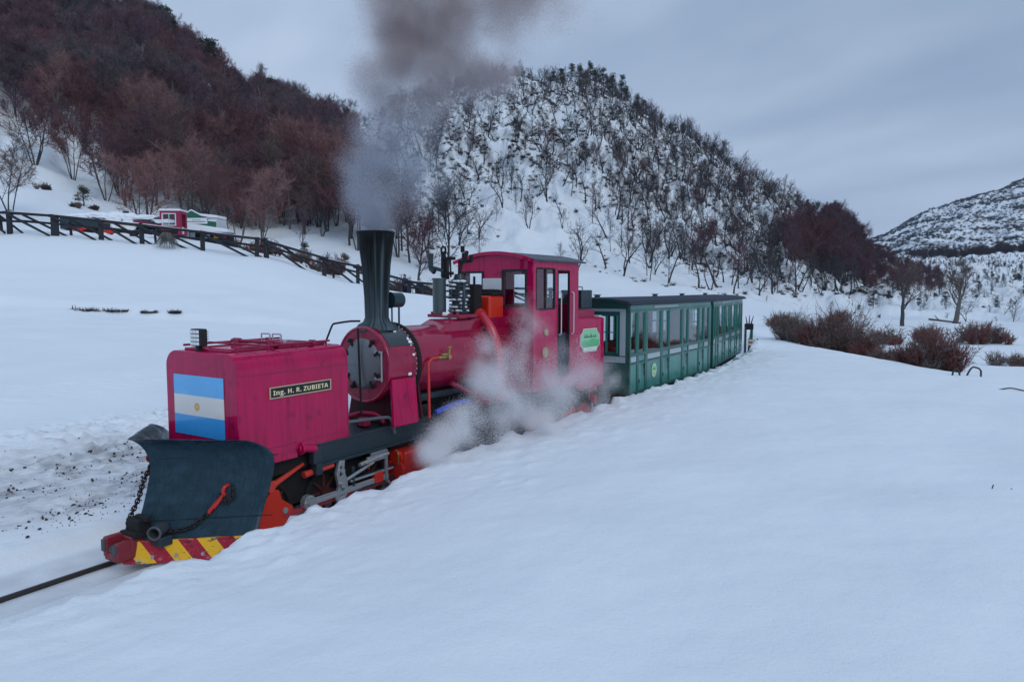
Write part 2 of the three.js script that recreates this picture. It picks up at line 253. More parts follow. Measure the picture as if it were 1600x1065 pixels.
{ // the near ground, one sheet out to the horizon: fine round the train, coarser outward
  const axis = (lo, hi, step, ratio, endLo, endHi) => { const a = []; for (let v = lo; v <= hi + 1e-6; v += step) a.push(v); let s = step, v = hi; while (v < endHi) { s *= ratio; v += s; a.push(v); } s = step; v = lo; while (v > endLo) { s *= ratio; v -= s; a.unshift(v); } return a; };
  const X = axis(-7, 9.5, 0.065, 1.035, -2600, 2600), D = axis(3.4, 25, 0.065, 1.035, -600, 2800);
  const g = sheetGeometry(X.length, D.length, (i, j) => {
    const x = X[i], d = D[j], r = Math.hypot(x, d), w = smooth(48, 58, r);
    let y = w < 1 ? nearY(x, d) : 0; if (w > 0) y = lerp(y, hillY(x, d), w);
    if (r > 62) y -= 0.25 + smooth(62, 90, r) * 4 + smooth(300, 600, r) * 20;
    return [x, y, d];
  }, (x, y, d) => {
    if (Math.hypot(x, d) > 40) return SNOW;
    const [s, t] = trackST(x, d); let c = SNOW; const q = -s;
    if (s < 8 && q < 9) {
      const dirt = smooth(1.6, 2.3, q) * smooth(5.6, 4.2, q) * (0.55 + 0.45 * smooth(-0.3, 0.5, fbm(x * 0.8 + 4, d * 0.8, 4))) * smooth(9, 2, t);
      c = mixc(c, [0.27, 0.27, 0.285], clamp(0.80 * dirt * (0.85 + 0.45 * n2(x * 2.5, d * 2.5) + 0.45 * n2(x * 7, d * 7)), 0, 0.9));
      const bed = smooth(1.05, 0.85, Math.abs(s)); c = mixc(c, [0.50, 0.515, 0.54], bed * (0.45 + 0.35 * fbm(x * 1.7, d * 1.7, 3)));
      const sootNear = smooth(1.05, 1.2, q) * smooth(2.2, 1.4, q); c = mixc(c, [0.6, 0.61, 0.63], 0.3 * sootNear * (0.5 + 0.5 * n2(t * 2, 1)));
    }
    const v = 1 + 0.02 * n2(x * 0.35, d * 0.35); return [c[0] * v, c[1] * v, c[2] * v];
  });
  tag(topMesh('snow_ground', g, snowMaterial(0.010, 1.1), 'snow field with ploughed track bed and banks around the train', null, null, 'structure'));
}
const rockAt = (x, d, ny) => { // bare rock and scrub showing through on steep ledges, drawn down the slope
  const r = Math.hypot(x, d), az = Math.atan2(x, d); const steep = smooth(0.92, 0.74, ny);
  const a = az * r, streak = 0.75 * fbm((a + r * 0.75) * 0.20, (r - a * 0.2) * 0.055, 4) + 0.45 * n2((a + r * 0.7) * 0.75, r * 0.2);
  const scree = smooth(-18, -6, a) * smooth(32, 18, a) * smooth(150, 112, r);
  return clamp(smooth(0.04, 0.42, streak + 0.30 * (steep - 0.45)) * smooth(84, 118, r) * (1 - 0.85 * scree), 0, 1);
};
{ // the hills on both sides of the valley
  const A0 = Math.atan((-420 - 800) / 1067), A1 = Math.atan((1960 - 800) / 1067), NA = 760, R = []; let r = 60; while (r < 345) { R.push(r); r += r < 100 ? 0.85 : 1.25; }
  const g = sheetGeometry(NA, R.length, (i, j) => { const a = lerp(A0, A1, i / (NA - 1)), rr = R[j], x = Math.sin(a) * rr, d = Math.cos(a) * rr; return [x, hillY(x, d) - smooth(64, 60, rr) * 0.4 - smooth(320, 345, rr) * 1.5, d]; },
    (x, y, d, ny) => { const k = rockAt(x, d, ny); const px = x / d * 1067 + 800; const bare = smooth(640, 720, px) * smooth(1420, 1300, px); return mixc(SNOW, [0.075, 0.08, 0.09], k * lerp(0.3, 0.6, bare)); });
  tag(topMesh('hills', g, snowMaterial(0.12, 0.25), 'steep snowy hills behind the train', null, null, 'structure'));
}
{ // the far mountain at the head of the valley
  const A0 = Math.atan((1100 - 800) / 1067), A1 = Math.atan((2150 - 800) / 1067), NA = 420, R = []; let r = 318; while (r < 2300) { R.push(r); r *= 1.009; }
  const g = sheetGeometry(NA, R.length, (i, j) => { const a = lerp(A0, A1, i / (NA - 1)), rr = R[j], x = Math.sin(a) * rr, d = Math.cos(a) * rr; return [x, hillY(x, d) - smooth(360, 318, rr) * 3, d]; },
    (x, y, d, ny) => { const r = Math.hypot(x, d); const a = Math.atan2(x, d) * r, k = smooth(0.05, 0.3, fbm((a + r * 0.5) * 0.014, r * 0.006, 5) * 0.5 + 0.7 * fbm((a + r * 0.3) * 0.05, r * 0.022, 3)) * smooth(700, 950, r); return mixc(SNOW, [0.05, 0.065, 0.085], k * 0.6); });
  tag(topMesh('far_mountain', g, snowMaterial(0.5, 0.05), 'distant snowy mountain slope on the right', null, null, 'structure'));
}
for (const [side, lab] of [[-0.32, 'steel rail on the far side of the track bed, bared in front of the plough'], [0.32, 'steel rail on the camera side of the track, hidden behind the snow bank']]) {
  const g = [], prof = [[-0.022, 0], [0.022, 0], [0.022, -0.028], [0.008, -0.04], [0.008, -0.1], [-0.008, -0.1], [-0.008, -0.04], [-0.022, -0.028]];
  const pos = [], idx = [], n = 100;
  for (let i = 0; i <= n; i++) { const p = trackCurve.getPoint(i / n * 0.8), q = trackCurve.getTangent(i / n * 0.8); for (const [a, b] of prof) pos.push(p.x + q.z * (side + a), RAIL_Y + b, -(p.z - q.x * (side + a))); }
  for (let i = 0; i < n; i++) for (let k = 0; k < 8; k++) { const a = i * 8 + k, b = i * 8 + (k + 1) % 8; idx.push(a, b, b + 8, a, b + 8, a + 8); }
  const geo = new THREE.BufferGeometry(); geo.setAttribute('position', new THREE.Float32BufferAttribute(pos, 3)); geo.setIndex(idx); geo.computeVertexNormals();
  topMesh('rail', merge([geo]), std(0.05, 0.045, 0.045, { roughness: 0.5, metalness: 0.6 }), lab, 'rail');
}

// ---------------------------------------------------------------- trees and bushes
class Twigs { // collects tapered tubes, ribbons and single twig blades
  constructor() { this.p = []; this.c = []; }
  tri(a, b, c, t) { this.p.push(a.x, a.y, a.z, b.x, b.y, b.z, c.x, c.y, c.z); if (t) for (let i = 0; i < 3; i++) this.c.push(...t); }
  tube(pts, radii, sides, t) {
    const ring = [];
    for (let i = 0; i < pts.length; i++) {
      const dir = pts[Math.min(i + 1, pts.length - 1)].clone().sub(pts[Math.max(i - 1, 0)]).normalize(), u = V(dir.z + 0.31, 0.2, -dir.x + 0.17).cross(dir).normalize(), w = dir.clone().cross(u), r = [];
      for (let k = 0; k < sides; k++) { const a = k / sides * TP; r.push(pts[i].clone().addScaledVector(u, Math.cos(a) * radii[i]).addScaledVector(w, Math.sin(a) * radii[i])); }
      ring.push(r);
    }
    for (let i = 0; i + 1 < ring.length; i++) for (let k = 0; k < sides; k++) { const k2 = (k + 1) % sides; this.tri(ring[i][k], ring[i][k2], ring[i + 1][k2], t); this.tri(ring[i][k], ring[i + 1][k2], ring[i + 1][k], t); }
  }
  blade(at, dir, len, w, rnd, t) { const side = V(rnd() - 0.5, rnd() - 0.5, rnd() - 0.5).cross(dir).normalize().multiplyScalar(w / 2); this.tri(at.clone().sub(side), at.clone().add(side), at.clone().addScaledVector(dir, len), t); }
  geo() { const g = new THREE.BufferGeometry(); g.setAttribute('position', new THREE.Float32BufferAttribute(this.p, 3)); if (this.c.length) g.setAttribute('color', new THREE.Float32BufferAttribute(this.c, 3)); g.computeVertexNormals(); return g; }
}
const jit = (rnd, a) => V((rnd() - 0.5) * a, (rnd() - 0.5) * a, (rnd() - 0.5) * a);
// bare deciduous tree about `h` tall; returns {trunk, crown} geometries
function bareTree(seed, o) {
  const rnd = mulberry(seed), T = new Twigs(), C = new Twigs();
  const { h = 8, stems = 1, lean = 0.15, fan = 0.25, limbs = 9, subs = 5, twigs = 7, r0 = 0.12, bend = 0.25, start = 0.3, droop = 0.12, twigLen = 0.7, twigW = 0.03, spread = 0.36, upturn = 0.35, outK = 0.55 + (o.spread ?? 0.36) } = o;
  const grow = (p, dir, len, r, level) => {
    const n = level === 0 ? 7 : level === 1 ? 4 : 2, pts = [p.clone()], rad = [r]; let q = p.clone(), d = dir.clone();
    for (let i = 1; i <= n; i++) { d.add(jit(rnd, bend * (level ? 1.5 : 1))).add(V(0, level ? upturn * 0.28 : 0.06, 0)).normalize(); q = q.clone().addScaledVector(d, len / n); pts.push(q); rad.push(Math.max(r * (1 - i / n * (level ? 0.8 : 0.72)), 0.006)); }
    if (level < 2) T.tube(pts, rad, level ? 3 : 5); else C.tube(pts, rad.map((x) => Math.max(x, twigW * 0.45)), 3);
    const count = level === 0 ? limbs : level === 1 ? subs : 0;
    for (let i = 0; i < count; i++) {
      const f = level === 0 ? start + (1 - start) * Math.pow((i + rnd()) / count, 0.85) : 0.25 + 0.75 * (i + rnd()) / count, k = Math.min(Math.floor(f * n), n - 1), at = pts[k].clone().lerp(pts[k + 1], f * n - k);
      const ax = pts[k + 1].clone().sub(pts[k]).normalize(), out = jit(rnd, 2).cross(ax).normalize();
      const nd = ax.clone().multiplyScalar(0.55 + rnd() * 0.4).addScaledVector(out, level ? 0.8 : outK).add(V(0, upturn * 0.6 - droop, 0)).normalize();
      grow(at, nd, len * (level === 0 ? spread * (1.25 - 0.65 * f) : 0.5) * (0.75 + rnd() * 0.5), Math.max(r * (1 - f * 0.7) * 0.5, 0.012), level + 1);
    }
    if (level >= 1) for (let i = 0; i < twigs * (level === 1 ? 1.6 : 1); i++) { const f = 0.15 + 0.85 * rnd(), k = Math.min(Math.floor(f * n), n - 1), at = pts[k].clone().lerp(pts[k + 1], f * n - k); const nd = pts[k + 1].clone().sub(pts[k]).normalize().multiplyScalar(0.6).add(jit(rnd, 2.1)).add(V(0, 0.15, 0)).normalize(); C.blade(at, nd, twigLen * (0.5 + rnd()), twigW, rnd); }
  };
  for (let s = 0; s < stems; s++) { const a = rnd() * TP, k = stems > 1 ? fan * (0.5 + rnd()) : lean; grow(V(Math.cos(a) * 0.12 * (stems > 1), -0.25, Math.sin(a) * 0.12 * (stems > 1)), V(Math.cos(a) * k, 1, Math.sin(a) * k).normalize(), h * (0.8 + 0.2 * rnd()), r0 * (stems > 1 ? 0.6 + 0.3 * rnd() : 1), 0); }
  return { trunk: T.geo(), crown: C.geo() };
}
function leafTree(seed, h, w) { // evergreen southern beech: dark layered leaf clumps round a trunk
  const rnd = mulberry(seed), T = new Twigs(), C = new Twigs();
  const pts = [V(0, -0.3, 0)]; for (let i = 1; i <= 5; i++) pts.push(V((rnd() - 0.5) * 0.3 * i * 0.4, h * 0.9 * i / 5, (rnd() - 0.5) * 0.3)); T.tube(pts, [0.14, 0.12, 0.1, 0.07, 0.05, 0.02], 5);
  for (let k = 0; k < 34; k++) { const f = 0.22 + 0.78 * rnd(), a = rnd() * TP, rad = w * 0.5 * Math.pow(1.12 - f, 0.6) * (0.3 + 0.8 * rnd()), c = V(Math.cos(a) * rad, h * f, Math.sin(a) * rad); T.tube([V(0, h * f * 0.82, 0), c.clone()], [0.03, 0.012], 3);
    const s = 0.35 + 0.5 * rnd(), sh = 0.7 + 0.6 * rnd(); for (let i = 0; i < 34; i++) { const q = c.clone().add(V((rnd() - 0.5) * 2 * s, (rnd() - 0.5) * 0.8 * s, (rnd() - 0.5) * 2 * s)); C.blade(q, jit(rnd, 2).normalize(), 0.22 + rnd() * 0.16, 0.16, rnd); } }
  return { trunk: T.geo(), crown: C.geo() };
}
function bushGeo(seed, w, h, n, twigW = 0.022) { // twiggy winter shrub: many stems fanning from several feet, split twigs toward the tips
  const rnd = mulberry(seed), S = new Twigs(), C = new Twigs(), feet = Math.max(3, Math.round(w * 2.4));
  for (let f = 0; f < feet; f++) {
    const a = rnd() * TP, rr = Math.sqrt(rnd()) * w * 0.36, foot = V(Math.cos(a) * rr, -0.15, Math.sin(a) * rr), hh = h * (0.62 + 0.45 * rnd()) * (1 - 0.45 * (rr / (w * 0.4)) ** 2), ns = Math.round(n / feet);
    for (let i = 0; i < ns; i++) {
      const b = rnd() * TP, sp = 0.1 + rnd() * 0.85, dir = V(Math.cos(b) * sp, 1, Math.sin(b) * sp).normalize(), L = hh * (0.6 + 0.5 * rnd());
      const p1 = foot.clone().addScaledVector(dir, L * 0.5), p2 = foot.clone().addScaledVector(dir.clone().add(jit(rnd, 0.4)).add(V(0, 0.12, 0)).normalize(), L);
      S.tube([foot, p1, p2], [0.012, 0.009, 0.004], 3);
      for (let k = 0; k < 18; k++) { const q = (k < 6 ? foot.clone().lerp(p1, 0.35 + 0.65 * rnd()) : p1.clone().lerp(p2, rnd())); C.blade(q, dir.clone().add(jit(rnd, 2.3)).normalize(), 0.10 + L * 0.22 * rnd(), twigW, rnd); }
    }
  }
  return { stems: S.geo(), twigs: C.geo() };
}
const bark = (r, g, b) => std(r, g, b, { roughness: 0.9 });
const MT = { bark: bark(0.055, 0.052, 0.055), barkPale: bark(0.12, 0.115, 0.11), barkDark: bark(0.024, 0.025, 0.03), red: bark(0.145, 0.058, 0.062), red2: bark(0.24, 0.125, 0.118), brown: bark(0.12, 0.085, 0.076), plum: bark(0.105, 0.052, 0.066), grey: bark(0.060, 0.052, 0.060), dark: bark(0.042, 0.041, 0.048), leaf: bark(0.020, 0.042, 0.032), leaf2: bark(0.035, 0.045, 0.022), bushRed: bark(0.20, 0.070, 0.062), bushBrown: bark(0.185, 0.11, 0.092), bushDark: bark(0.058, 0.052, 0.050), twigGrey: bark(0.15, 0.125, 0.115) };
const kinds = {
  vase: [1, 2, 3, 4].map((s) => bareTree(100 + s, { h: 8.0, stems: 3 + s % 3, fan: 0.26, r0: 0.10, limbs: 9, subs: 6, twigs: 13, start: 0.26, spread: 0.36, twigLen: 0.72, twigW: 0.036, bend: 0.22, upturn: 0.34 })),
  single: [1, 2, 3].map((s) => bareTree(200 + s, { h: 8.2, stems: 1, lean: 0.1, r0: 0.16, limbs: 18, subs: 7, twigs: 14, start: 0.24, spread: 0.40, twigLen: 0.72, twigW: 0.036, bend: 0.24, upturn: 0.36 })),
  twisted: [1, 2, 3, 4].map((s) => bareTree(300 + s, { h: 6.2, stems: 1 + s % 2, lean: 0.4, fan: 0.4, r0: 0.19, limbs: 8, subs: 4, twigs: 3, start: 0.35, spread: 0.45, twigLen: 0.6, twigW: 0.045, bend: 0.6, upturn: 0.4 })),
  broad: [1, 2].map((s) => bareTree(600 + s, { h: 5.6, stems: 1, lean: 0.08, r0: 0.26, limbs: 10, subs: 9, twigs: 14, start: 0.28, spread: 0.58, outK: 1.0, twigLen: 0.5, twigW: 0.036, bend: 0.4, upturn: 0.5 })),
  slim: [1, 2].map((s) => bareTree(400 + s, { h: 6.6, stems: 1, lean: 0.06, r0: 0.08, limbs: 18, subs: 4, twigs: 6, start: 0.2, spread: 0.24, twigLen: 0.5, twigW: 0.028, bend: 0.12, upturn: 0.3 })),
  leafy: [1, 2, 3].map((s) => leafTree(500 + s, 5.6, 3.2 + s * 0.3)),
};
const protos = {};
function treeThing(kind, i, barkM, crownM, label, group, x, d, s, ry, sy = 1, name = 'bare_tree') {
  const key = [kind, i, barkM.uuid, crownM.uuid].join(), k = kinds[kind][i];
  let o;
  if (!protos[key]) { o = new THREE.Group(); const a = new THREE.Mesh(k.trunk, barkM), b = new THREE.Mesh(k.crown, crownM); a.name = 'trunk'; b.name = 'crown'; for (const m of [a, b]) m.castShadow = m.receiveShadow = true; o.add(a, b); protos[key] = o; } else o = protos[key].clone();
  o.name = numbered(name); o.position.set(x, groundAt(x, d), -d); o.rotation.set(0, ry, 0); o.scale.set(s, s * sy, s); o.userData = {}; tag(o, label, kind === 'leafy' ? 'evergreen tree' : 'tree', group); scene.add(o); return o;
}
// one mass of many trees: instanced copies of the kinds
function treeMass(name, label, list) {
  const g = new THREE.Group(); g.name = numbered(name); scene.add(g); tag(g, label, null, null, 'stuff');
  const by = new Map(); for (const t of list) { const k = t.kind + t.i; if (!by.has(k)) by.set(k, []); by.get(k).push(t); }
  const m4 = new THREE.Matrix4(), q = new THREE.Quaternion(), e = new THREE.Euler(), col = new THREE.Color();
  for (const ts of by.values()) {
    const k = kinds[ts[0].kind][ts[0].i], white = std(1, 1, 1, { roughness: 0.9 });
    for (const part of ['trunk', 'crown']) {
      const im = new THREE.InstancedMesh(k[part], white, ts.length); im.name = part === 'trunk' ? 'trunks' : 'crowns'; im.userData.kind = 'stuff';
      ts.forEach((t, n) => { e.set(t.tilt ?? 0, t.ry, 0, 'YXZ'); q.setFromEuler(e); m4.compose(V(t.x, groundAt(t.x, t.d) - 0.1, -t.d), q, V(t.s, t.s * (t.sy ?? 1), t.s)); im.setMatrixAt(n, m4); const c = part === 'trunk' ? t.bark : t.crown; im.setColorAt(n, col.setRGB(...c)); });
      im.castShadow = im.receiveShadow = true; g.add(im);
    }
  }
  return g;
}
const vOf = (x, d, y) => { const th = 0.07435, fd = d * Math.cos(th) - (y - 2.5) * Math.sin(th), up = (y - 2.5) * Math.cos(th) + d * Math.sin(th); return [800 + 1067 * x / fd, 532.5 - 1067 * up / fd]; };
const interp = (k, u) => { let i = 0; while (i < k.length - 2 && u > k[i + 1][0]) i++; return lerp(k[i][1], k[i + 1][1], clamp((u - k[i][0]) / (k[i + 1][0] - k[i][0]), 0, 1)); };
const ridgeR = (az) => { let best = -9, at = 200; for (let r = 130; r < 300; r += 3) { const k = (hillY(Math.sin(az) * r, Math.cos(az) * r) - 2.5) / r; if (k > best) { best = k; at = r; } } return at; };
const tint = (rnd, c, a = 0.25) => { const k = 1 + (rnd() - 0.5) * 2 * a, j = 1 + (rnd() - 0.5) * 0.2; return [c[0] * k * j, c[1] * k, c[2] * k / j]; };
const REDS = [[0.145, 0.070, 0.086], [0.165, 0.094, 0.102], [0.122, 0.072, 0.090], [0.100, 0.058, 0.080], [0.120, 0.098, 0.106]];
{ // the red-brown wood on the left hillside
  const rnd = mulberry(71), all = [];
  const lower = [[-420, 150], [0, 190], [120, 215], [170, 250], [185, 330], [330, 352], [420, 372], [470, 366], [520, 372], [560, 392], [640, 420]];
  for (let n = 0; n < 14000 && all.length < 2100; n++) {
    const az = lerp(TA[0] - 0.06, Math.atan((650 - 800) / 1067), rnd()), r = Math.sqrt(lerp(66 * 66, 232 * 232, rnd())), x = Math.sin(az) * r, d = Math.cos(az) * r, y = groundAt(x, d), [u, v] = vOf(x, d, y);
    if (v > interp(lower, u)) continue;
    const right = interp([[100, 545], [170, 552], [230, 556], [300, 562], [350, 585], [400, 640], [430, 660]], v) + 14 * n2(v * 0.03, 2);
    if (u > right) continue;
    if (u > right - 60 && rnd() < 0.45) continue;
    if (u > 180 && u < 460 && v < interp([[180, 0], [250, 42], [400, 125], [460, 150]], u) && rnd() < 0.35) continue;
    if (all.some((q) => (q.x - x) ** 2 + (q.d - d) ** 2 < 5.6)) continue;
    all.push({ x, d, u, v, r, kind: rnd() < 0.6 ? 'vase' : 'single', ry: rnd() * TP, s: 0.72 + rnd() * 0.5, sy: 0.9 + rnd() * 0.3 });
  }
  for (const t of all) { t.i = Math.floor(rnd() * kinds[t.kind].length); const f = n2(t.x * 0.03, t.d * 0.03); t.crown = tint(rnd, REDS[clamp(Math.floor((f * 0.7 + 0.5 + (rnd() - 0.5) * 0.6) * 5), 0, 4)]); t.bark = tint(rnd, rnd() < 0.3 ? [0.22, 0.2, 0.2] : [0.05, 0.046, 0.05]); if (t.r > 150) t.s *= 0.85; }
  all.sort((a, b) => a.r - b.r);
  const near = all.slice(0, 130), rest = all.slice(130), crowns = [MT.red, MT.red2, MT.plum, MT.brown];
  for (const t of near) treeThing(t.kind, t.i, rnd() < 0.2 ? MT.barkPale : MT.bark, crowns[Math.floor(rnd() * 4)], 'bare red-brown tree in the front ranks of the wood on the left hillside', 'bare trees along the front of the left hillside wood', t.x, t.d, t.s, t.ry, t.sy);
  treeMass('bare_wood', 'dense bare red-brown wood covering the left hillside', rest);
  // evergreens along the left skyline and one dark one inside the wood
  const ridge = [];
  for (let n = 0; n < 46; n++) { const u = lerp(215, 545, (n + rnd()) / 46), az = Math.atan((u - 800) / 1067), r = ridgeR(az) + (rnd() - 0.7) * 8; ridge.push([Math.sin(az) * r, Math.cos(az) * r, u]); }
  for (const [x, d, u] of ridge) treeThing('leafy', Math.floor(rnd() * 3), MT.barkDark, rnd() < 0.8 ? MT.leaf : MT.leaf2, 'dark evergreen tree on the skyline of the left hill', 'evergreens along the left skyline', x, d, (u > 470 ? 0.85 : 1.35) * (0.7 + 0.5 * rnd()), rnd() * TP, 1, 'evergreen_tree');
  { const [x, d] = atU(38, 150); treeThing('leafy', 1, MT.barkDark, MT.leaf, 'dark evergreen standing alone among red-brown trees, upper left', null, x, d, 1.7, 1, 0.8, 'evergreen_tree'); }
  // trees that stand out in front of the wood
  const lone = [
    ['vase', 2, 25, 58, 0.80, 1.0, MT.bark, MT.brown, 'multi-stemmed bare tree behind the fence at the left edge'],
    ['vase', 1, 66, 84, 1.05, 1.0, MT.bark, MT.plum, 'bare tree on the open snow patch, leftmost of the three below the wood'],
    ['vase', 3, 124, 84, 1.02, 1.0, MT.bark, MT.red, 'bare tree on the open snow patch, middle of the three below the wood'],
    ['vase', 0, 174, 78, 0.95, 1.0, MT.bark, MT.plum, 'bare tree on the open snow patch, rightmost of the three below the wood'],
    ['vase', 1, 232, 62, 0.90, 0.95, MT.bark, MT.red2, 'broad reddish bare tree behind the parked snow-covered train'],
    ['single', 0, 318, 62, 0.98, 1.0, MT.bark, MT.brown, 'tall dark-trunked bare tree right behind the green kiosk'],
    ['vase', 3, 408, 52.5, 0.80, 0.95, MT.barkPale, MT.red2, 'rounded pinkish bare tree right of the green kiosk'],
    ['vase', 0, 372, 60, 0.84, 1.0, MT.barkPale, MT.red, 'reddish bare tree between the kiosk and the rounded pinkish tree'],
    ['slim', 0, 475, 66, 0.9, 1.1, MT.bark, MT.plum, 'slender dark bare tree above the snow slope left of the chimney'],
    ['single', 2, 655, 60, 0.80, 0.95, MT.bark, MT.plum, 'bare brown tree behind the two people, right of the chimney'],
    ['single', 1, 700, 72, 1.05, 1.0, MT.barkDark, MT.dark, 'tall dark bare tree rising behind the air pump of the engine'],
  ];
  for (const [k, i, u, d, s, sy, b, c, l] of lone) { const [x, dd] = atU(u, d); treeThing(k, i, b, c, l, null, x, dd, s, u, sy); }
}
{ // trees, scrub and skyline of the central hill
  const rnd = mulberry(91), all = [];
  const dens = (u, v) => { // how thick the trees stand, by where they are on the face
    if (u < 620 || u > 1345) return 0;
    const cliff = smooth(700, 760, u) * smooth(930, 880, u) * smooth(150, 200, v); // open scree
    let k = 0.35 + 0.65 * smooth(900, 1000, u); k *= 1 - 0.5 * cliff; k *= 1 - 0.9 * smooth(330, 370, v) * smooth(960, 900, u) * smooth(740, 780, u); return k * (0.58 + 0.5 * n2(u * 0.012, v * 0.02));
  };
  for (let n = 0; n < 30000 && all.length < 1120; n++) {
    const az = lerp(Math.atan((610 - 800) / 1067), Math.atan((1350 - 800) / 1067), rnd()), r = Math.sqrt(lerp(84 * 84, 250 * 250, rnd())), x = Math.sin(az) * r, d = Math.cos(az) * r, y = groundAt(x, d), [u, v] = vOf(x, d, y);
    if (v > 462 || rnd() > dens(u, v) || all.some((q) => (q.x - x) ** 2 + (q.d - d) ** 2 < 6)) continue;
    const low = r < 150; all.push({ x, d, u, v, r, kind: rnd() < (low ? 0.6 : 0.86) ? 'twisted' : rnd() < 0.75 ? 'slim' : 'single', ry: rnd() * TP, s: (0.5 + rnd() * 0.45) * (low ? 0.95 : 1), sy: 1 + rnd() * 0.25, tilt: (rnd() - 0.3) * 0.5 });
  }
  all.sort((a, b) => a.r - b.r);
  for (const t of all) { t.i = Math.floor(rnd() * kinds[t.kind].length); t.crown = tint(rnd, rnd() < 0.28 ? [0.09, 0.052, 0.06] : rnd() < 0.4 ? [0.085, 0.07, 0.07] : [0.045, 0.043, 0.05]); t.bark = tint(rnd, [0.024, 0.025, 0.03]); }
  for (const t of all.slice(0, 140)) treeThing(t.kind, t.i, rnd() < 0.8 ? MT.barkDark : MT.bark, [MT.dark, MT.dark, MT.grey, MT.plum][Math.floor(rnd() * 4)], 'bare dark tree on the lower snowy face of the central hill', 'bare trees on the lower face of the central hill', t.x, t.d, t.s, t.ry, t.sy);
  treeMass('bare_wood', 'scattered bare dark trees high on the central hill', all.slice(140));
  // dark scrub and ledges of twigs, too many to count
  const scrub = new Twigs(); { const q = mulberry(5); for (let i = 0; i < 60; i++) { const a = q() * TP, f = V((q() - 0.5) * 0.7, 0, (q() - 0.5) * 0.7); scrub.blade(f, V(Math.cos(a) * 0.9, 0.3 + 1.3 * q(), Math.sin(a) * 0.9).normalize(), 0.3 + q() * 0.9, 0.085, q); } }
  const at = []; let tries = 0;
  while (at.length < 24000 && tries++ < 220000) {
    const az = lerp(Math.atan((560 - 800) / 1067), Math.atan((1420 - 800) / 1067), rnd()), r = Math.sqrt(lerp(80 * 80, 262 * 262, rnd())), x = Math.sin(az) * r, d = Math.cos(az) * r;
    const e = 1.2, y = hillY(x, d), ny = 1 / Math.sqrt(1 + ((hillY(x + e, d) - y) / e) ** 2 + ((hillY(x, d + e) - y) / e) ** 2), k = rockAt(x, d, ny), [u, v] = vOf(x, d, y);
    if (u > 740 && u < 930 && v > 335) { if (rnd() > 0.04) continue; }
    if (rnd() > 0.035 + 0.95 * k || v > 466) continue;
    at.push([x, y, d, 0.28 + 0.75 * rnd() ** 2]);
  }
  const im = new THREE.InstancedMesh(scrub.geo(), std(1, 1, 1, { roughness: 0.9 }), at.length), m4 = new THREE.Matrix4(), q = new THREE.Quaternion(), c = new THREE.Color();
  at.forEach(([x, y, d, s], i) => { q.setFromAxisAngle(V(0, 1, 0), rnd() * TP); im.setMatrixAt(i, m4.compose(V(x, y - 0.05, -d), q, V(s, s * 0.85, s))); const t = rnd() < 0.2 ? [0.05, 0.05, 0.028] : rnd() < 0.25 ? [0.075, 0.045, 0.04] : [0.028, 0.032, 0.036]; im.setColorAt(i, c.setRGB(...tint(rnd, t))); });
  im.name = numbered('scrub_undergrowth'); tag(im, 'low dark scrub on the rocky ledges of the central hill', null, null, 'stuff'); scene.add(im);
  { // dark woods and scrub on the far mountain
    const far = [], q2 = mulberry(77); let tr = 0;
    while (far.length < 16000 && tr++ < 160000) { const az = lerp(Math.atan(0.5), Math.atan(0.84), q2()), r = Math.sqrt(lerp(760 * 760, 1470 * 1470, q2())) / Math.cos(az), x = Math.sin(az) * r, d = Math.cos(az) * r, a = az * r, k = fbm((a + r * 0.6) * 0.010, r * 0.0045, 4) + 0.5 * n2(a * 0.03, r * 0.012); if (q2() > 0.7 * smooth(0.0, 0.5, k) + 0.14 + 0.7 * smooth(1310, 1390, d)) continue; far.push([x, hillY(x, d), d, 1.8 + 2.6 * q2()]); }
    const fm = new THREE.InstancedMesh(scrub.geo(), std(1, 1, 1, { roughness: 0.9 }), far.length); far.forEach(([x, y, d, s], i) => { q.setFromAxisAngle(V(0, 1, 0), q2() * TP); fm.setMatrixAt(i, m4.compose(V(x, y - 0.5, -d), q, V(s, s * 1.1, s))); fm.setColorAt(i, c.setRGB(...tint(q2, [0.03, 0.038, 0.05]))); });
    fm.name = numbered('far_woods'); tag(fm, 'dark woods and scrub scattered over the distant mountain', null, null, 'stuff'); scene.add(fm);
  }
  // skyline trees
  for (let n = 0; n < 84; n++) {
    const u = lerp(560, 1345, (n + rnd() * 0.9) / 84), az = Math.atan((u - 800) / 1067), r = ridgeR(az) + (rnd() - 0.65) * 10, tall = smooth(860, 930, u) * smooth(1010, 970, u);
    const ever = rnd() < (u < 870 ? 0.35 : u < 1010 ? 0.9 : 0.6); const x = Math.sin(az) * r, d = Math.cos(az) * r;
    if (ever) treeThing('leafy', Math.floor(rnd() * 3), MT.barkDark, rnd() < 0.6 ? MT.leaf : MT.leaf2, 'dark evergreen tree on the crest of the central hill', 'evergreens along the crest of the central hill', x, d, (0.5 + 0.3 * rnd() + 0.28 * tall), rnd() * TP, 1 + tall * 0.2, 'evergreen_tree');
    else treeThing('twisted', Math.floor(rnd() * 4), MT.barkDark, rnd() < 0.5 ? MT.dark : MT.grey, 'bare dark tree on the crest of the central hill', 'bare trees along the crest of the central hill', x, d, 0.5 + 0.3 * rnd(), rnd() * TP);
  }
}
